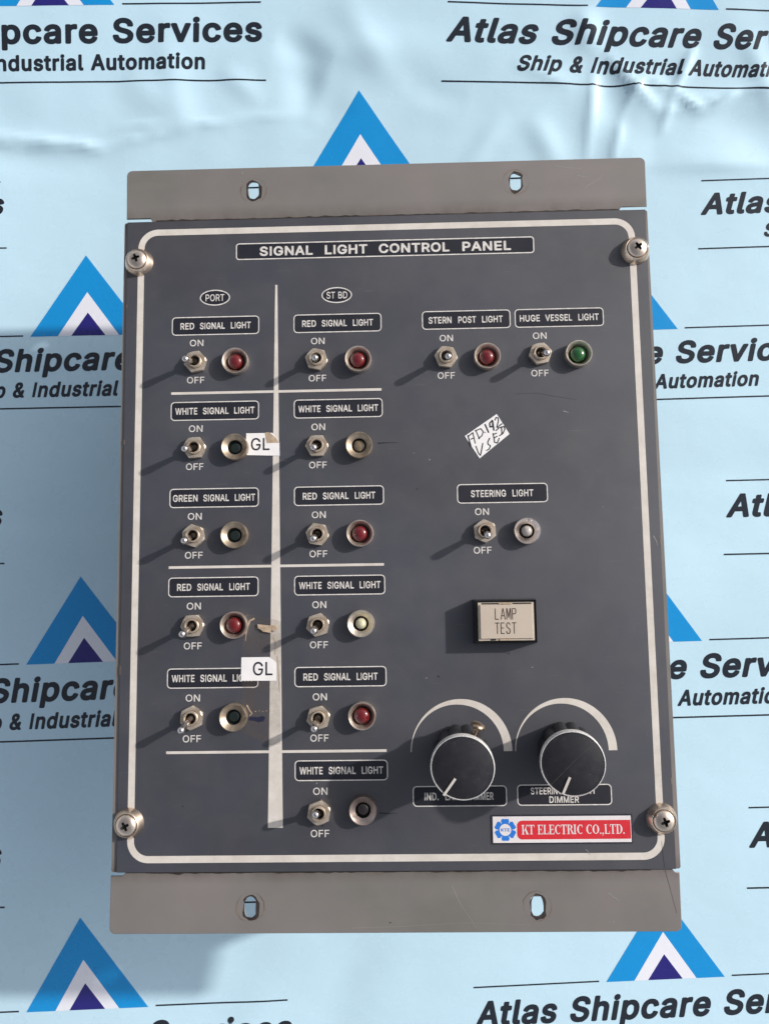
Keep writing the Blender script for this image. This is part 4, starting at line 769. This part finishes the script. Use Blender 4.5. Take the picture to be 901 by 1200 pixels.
for cx, cy, t in ((-140.2, 146.2, 20), (146.5, 146.0, 35), (-140.2, -169.5, 28), (145.7, -169.4, 18)):
    o = part('corner_screw', SH, ['screw', 'hole'], (cx, cy, 4.0), rotm=(0, 0, math.radians(t)))
    link('cup_washer', CW, 'screw', o, (0, 0, -4.0))

# ---------------------------------------------------------------- maker's label
y0, y1, x0, x1 = -181.1, -167.5, 56.0, 129.4
bm = bmesh.new(); prism(bm, rrect(x0-.75, y0-.75, x1+.75, y1+.75, .3, 2), 0.0, 0.35)
z2, z3 = 0.40, 0.45
kt = part('maker_label', to_mesh(bm), 'ink', label="white and red company label")
link('label_ground', flat_mesh([([(x0, y0), (x1, y0), (x1, y1), (x0, y1)], z2)]), 'white', kt)
rr = rrect(x0+12.9, y0+1.7, x1+6, y1-2.2, 2.6, 6); rr = [(min(x, x1-.3), y) for x, y in rr]
link('red_field', flat_mesh([(rr, z3)]), 'red', kt)
def serif(s, x0, x1, base, cap, z):
    """bold roman capitals made from stems, hairlines and slab serifs"""
    W = .16; H_ = .07; SF = .06
    def R(x0, y0, x1, y1): return [(x0, y0), (x1, y0), (x1, y1), (x0, y1)]
    def stem(x): return [R(x, 0, x+W, 1), R(x-.08, 0, x+W+.08, SF), R(x-.08, 1-SF, x+W+.08, 1)]
    def arcp(cx, cy, rx, ry, a0, a1, t0, t1, n=14):
        out = []
        for k in range(n):
            q = []
            for a_, s_ in ((k, 1), (k+1, 1), (k+1, -1), (k, -1)):
                a = math.radians(a0+(a1-a0)*a_/n); th = t0+(t1-t0)*abs(math.cos(a)); 
                q.append((cx+(rx+s_*th/2)*math.cos(a), cy+(ry+s_*t0/2)*math.sin(a)))
            out.append(q)
        return out
    G = {'K': (.78, stem(.1)+[[(.3, .36), (.36, .3), (.72, 1), (.64, 1)], [(.4, .55), (.52, .66), (.82, 0), (.6, 0)], R(.52, 0, .88, SF), R(.55, 1-SF, .82, 1)]),
         'T': (.68, stem(.27)+[R(.02, 1-H_, .72, 1), R(.02, .75, .08, 1), R(.66, .75, .72, 1)]),
         'E': (.64, stem(.1)+[R(.3, 1-H_, .62, 1), R(.3, 0, .66, H_), R(.3, .47, .5, .54), R(.57, .74, .62, 1), R(.61, 0, .66, .27), R(.46, .38, .5, .64)]),
         'L': (.62, stem(.1)+[R(.3, 0, .64, H_), R(.59, 0, .64, .28)]),
         'C': (.70, arcp(.42, .5, .29, .46, 50, 310, .07, .2)+[R(.62, .68, .67, .98)]),
         'R': (.72, stem(.1)+arcp(.36, .745, .2, .22, -90, 90, .07, .2)+[R(.3, .49, .38, .56), [(.4, .5), (.55, .5), (.8, 0), (.6, 0)]]),
         'I': (.36, stem(.1)), 'O': (.80, arcp(.42, .5, .3, .46, 0, 360, .07, .2, 24)),
         'D': (.76, stem(.1)+arcp(.36, .5, .3, .46, -90, 90, .07, .2)+[R(.28, 0, .38, H_), R(.28, 1-H_, .38, 1)]),
         '.': (.24, [R(.05, 0, .2, .14)]), ',': (.24, [R(.05, 0, .2, .14), [(.12, 0), (.2, 0), (.1, -.2), (.05, -.18)]]), ' ': (.30, [])}
    tot = sum(G[c][0]+.05 for c in s); kx = (x1-x0)/tot; x = x0; out = []
    for n_, ch in enumerate(s):
        for j, p in enumerate(G[ch][1]): out.append(([(x+a_*kx, base+b_*cap) for a_, b_ in p], z+0.004*(j % 5)))
        x += (G[ch][0]+.05)*kx
    return flat_mesh(out)
link('lettering', serif('KT ELECTRIC CO.,LTD.', x0+15.2, x1-3.2, y0+4.3, 4.9, z3+.05), 'white', kt)
fl = []
fx, fy = x0+6.6, (y0+y1)/2-.1
for k in range(6):
    t = math.radians(90+60*k); pts = []
    for da, rr_ in ((-25, 3.0), (-27, 4.9), (-17, 5.9), (0, 5.6), (17, 5.9), (27, 4.9), (25, 3.0), (0, 2.6)):
        a = t+math.radians(da); pts.append((fx+rr_*math.cos(a), fy+rr_*math.sin(a)))
    fl.append((pts, z3))
fl.append((ellipse(fx, fy, 3.9, 3.9, 24), z3+.01))
link('flower_emblem', flat_mesh(fl), 'logo_blue', kt)
link('emblem_centre', flat_mesh([(ellipse(fx, fy, 3.1, 3.1, 24), z3+.04)]), 'white', kt)
link('lettering', text_mesh('KTE', 'b', 1.5, 4.6, fx, fy-.75, z3+.08), 'logo_blue', kt)

# ---------------------------------------------------------------- stickers, tape, marks
def sheet(pts, z, t, curl=None):
    bm = bmesh.new(); prism(bm, pts, z, z+t); return to_mesh(bm)
ad = part('paper_sticker', sheet([(64.6, 52.2), (46.3, 39.9), (54.3, 27.0), (71.4, 40.6)], 0.05, 0.12), 'paper', label='slanted white sticker with handwriting')
# handwriting, in the sticker's own frame (u along its long side, v up)
O = Vector((46.3, 39.9)); U = (Vector((64.6, 52.2))-O); V = (Vector((54.3, 27.0))-O)
def W_(p): q = O + U*p[0] + V*p[1]; return (q.x, q.y)
px = lambda zx, zy: None
def hand(pts, w=.75, w2=None):
    q = []
    for (zx, zy) in pts:
        fxp, fyp = 530+zx/11.26, 470+zy/11.26
        # bilinear from the sticker's corners in the photograph
        a, b, c = Vector((544.6, 511.8)), Vector((581.8, 485.6)), Vector((561.8, 537.0))
        d = Vector((fxp, fyp))-a; m = Matrix(((b-a).to_tuple(), (c-a).to_tuple())).transposed().inverted() @ d
        q.append(W_((m.x, m.y)))
    return stroke_polys(q, w, 0.19, w2)
HW = []
for s in [[(205, 465), (245, 600)], [(215, 470), (270, 425), (300, 560)], [(245, 510), (285, 490)], [(310, 395), (355, 500)], [(300, 400), (375, 370), (405, 410), (390, 460), (345, 500)],
          [(425, 415), (428, 420)], [(430, 315), (475, 415)], [(525, 260), (490, 300), (495, 345), (530, 340), (530, 270), (545, 385)], [(560, 255), (575, 220), (600, 225), (605, 265), (585, 345), (590, 350), (650, 300)],
          [(310, 600), (345, 690), (370, 715), (385, 640), (400, 560)], [(490, 490), (465, 540), (470, 570), (500, 590), (485, 630), (450, 650)],
          [(535, 430), (555, 545), (590, 550), (615, 490)], [(540, 440), (580, 425)], [(545, 490), (585, 465)], [(575, 390), (610, 355), (680, 335), (690, 370), (660, 430), (620, 455)], [(645, 340), (650, 430)]]:
    HW.append(s)
polys = []
for n_, s in enumerate(HW): polys += [(p, z+0.004*n_) for p, z in hand(s, .85 if n_ in (0, 7, 6) else .62)]
link('handwriting', flat_mesh(polys), 'ink', ad)
# tape under the lower sticker
bm = bmesh.new(); prism(bm, [(-78.5, -57.4), (-57.6, -62.0), (-58.0, -128.5), (-64.0, -129.0), (-79.6, -121.4)], 0.11, 0.16)
tape = part('tape', to_mesh(bm), 'tape', label='strip of clear yellowed tape')
g1 = part('paper_sticker', sheet([(-77.2, 43.8), (-63.6, 43.8), (-62.2, 43.8), (-58.4, 38.2), (-58.2, 30.6), (-77.5, 31.3)], 0.2, 0.15), 'paper', label='small white sticker with a brown torn corner beside the second port lamp')
link('lettering', text_mesh('GL', 'r', 7.0, 10.6, -69.2, 34.0, 0.38), 'ink', g1)
link('torn_corner', flat_mesh([([(-66.6, 43.9), (-64.4, 44.3), (-60.6, 41.2), (-58.4, 38.0), (-65.6, 38.0)], 0.42)]), 'glue', g1)
g2 = part('paper_sticker', sheet([(-79.4, -81.6), (-64.0, -81.6), (-60.2, -84.5), (-60.0, -94.5), (-79.6, -94.3)], 0.2, 0.15), 'paper', label='small white sticker over the lowest port nameplate')
link('lettering', text_mesh('GL', 'r', 7.2, 10.8, -67.6, -91.4, 0.38), 'ink', g2)
def blob(cx, cy, rx, ry, z, seed, jag=.35, n=22, t=0.0):
    rnd = random.Random(seed); return [(cx+rx*(1+rnd.uniform(-jag, jag))*math.cos(2*math.pi*k/n), cy+ry*(1+rnd.uniform(-jag, jag))*math.sin(2*math.pi*k/n)) for k in range(n)]
bm = bmesh.new(); prism(bm, [(-70.4, -63.6), (-67.5, -64.0), (-64, -64.4), (-60.3, -64.3), (-59.5, -66.0), (-60.8, -67.4), (-62.6, -67.0), (-63.4, -68.4), (-65.4, -68.0), (-67.2, -67.8), (-68.6, -66.6), (-70.1, -65.8)], 0.2, 1.1)
part('torn_paper', to_mesh(bm), 'glue')
part('glue_trace', flat_mesh(stroke_polys([(-72.6, -60.6), (-74.8, -61.6), (-75.8, -64.5), (-76.8, -68.5), (-77.2, -72.6)], 1.0, 0.2, 0.35)), 'glue')
part('glue_trace', flat_mesh(stroke_polys([(-76.2, -107.6), (-74.8, -110.2), (-73.4, -112.0), (-74.8, -113.2)], 0.7, 0.2, 0.3)), 'glue')
part('glue_trace', flat_mesh([(blob(-71.5+i*2.0, -110.9+.25*(i % 2), .35, .2, 0, i), .2+.002*i) for i in range(6)]), 'glue')
for s_, wd in (([(-59.6, -81.0), (-59.0, -88), (-58.6, -95), (-58.3, -101.0)], .4), ([(-61.9, -70.5), (-60.5, -74.2), (-60.8, -80.5)], .8)):
    part('glue_trace', flat_mesh(stroke_polys(s_, wd, 0.22, .25)), 'glue')
part('ink_mark', flat_mesh([([(-75.6, -114.8), (-74.0, -113.6), (-70.5, -114.0), (-67.6, -113.4), (-66.2, -114.0), (-67.0, -116.2), (-70.0, -116.7), (-72.0, -115.8), (-74.4, -115.8)], 0.2)]), 'blue_ink')
part('ink_mark', flat_mesh(stroke_polys([(-2.6, 36.7), (1, 36.9), (4, 36.9), (9, 36.9)], .8, 0.06, .18)), 'ink')
part('ink_mark', flat_mesh(stroke_polys([(-4.5, -165.2), (-1, -165.5), (2, -165.5), (5, -165.4)], .8, 0.06, .2)), 'ink')
# scratches and knocks
for pts, wd, z in (([(33.6, -203.5), (38, -213), (43, -220), (45.9, -225)], .28, ZC+.03), ([(116.5, -207.5), (119, -209.6), (122, -211.5)], .4, ZC+.03),
                   ([(103, 199.5), (110, 198.2), (118, 197.4)], .25, ZC+.03), ([(116, 193.2), (122, 191.8)], .3, ZC+.03), ([(120, 186), (128, 190.5), (131, 194)], .22, ZC+.03),
                   ([(102.2, 53.2), (103.6, 52.8), (104.9, 52.3)], .5, 0.06), ([(105, -184.8), (106.2, -186.0), (107.2, -187.6)], .3, 0.2), ([(149.0, -18.2), (150.4, -21.0), (150.9, -23.4)], .45, 0.06),
                   ([(-80.6, 199.8), (-79.6, 201.2)], .4, ZC+.03), ([(-20, -224.6), (4, -224.0), (40, -222.2), (75, -223.5)], .12, ZC+.03)):
    part('scratch', flat_mesh(stroke_polys(pts, wd, z, wd*.5)), 'scratch')
for pts, wd, z in (([(145.2, -181), (145.6, -188), (146.2, -194.8)], .22, 0.06), ([(146.6, -196.2), (148.5, -204), (151.6, -218)], .22, ZC+.03), ([(75, 63.5), (88, 63.8), (97, 61.9), (110, 59.5)], .14, 0.06)):
    part('scratch', flat_mesh(stroke_polys(pts, wd, z, wd*.6)), 'hole')

# small chips knocked out of the paint
rnd = random.Random(21)
for k in range(16):
    if k < 10: cx, cy, z = rnd.uniform(-5, 140), rnd.uniform(-100, 60), 0.06
    elif k < 13: cx, cy, z = rnd.uniform(-125, -10), rnd.uniform(-180, -140), 0.06
    else: cx, cy, z = rnd.uniform(-140, 140), rnd.choice((198.5, -222.0)), ZC+.03
    s_ = rnd.uniform(0.25, 0.55)
    part('paint_chip', flat_mesh([(blob(cx, cy, s_, s_*rnd.uniform(.5, 1), 0, k, .35, 9), z)]), 'scratch' if k % 2 else 'hole')
for (ex, ey, ln_) in ((152.9, 60, 3.5), (152.7, -20, 5), (-147.2, 40, 3), (-146.9, -88, 6), (-147.3, 120, 2.2), (152.3, -150, 4)):
    s_ = 1 if ex < 0 else -1
    part('paint_chip', flat_mesh([([(ex, ey-ln_/2), (ex+s_*.7, ey-ln_/4), (ex+s_*.45, ey), (ex+s_*.8, ey+ln_/3), (ex, ey+ln_/2)], 0.06)]), 'edge')
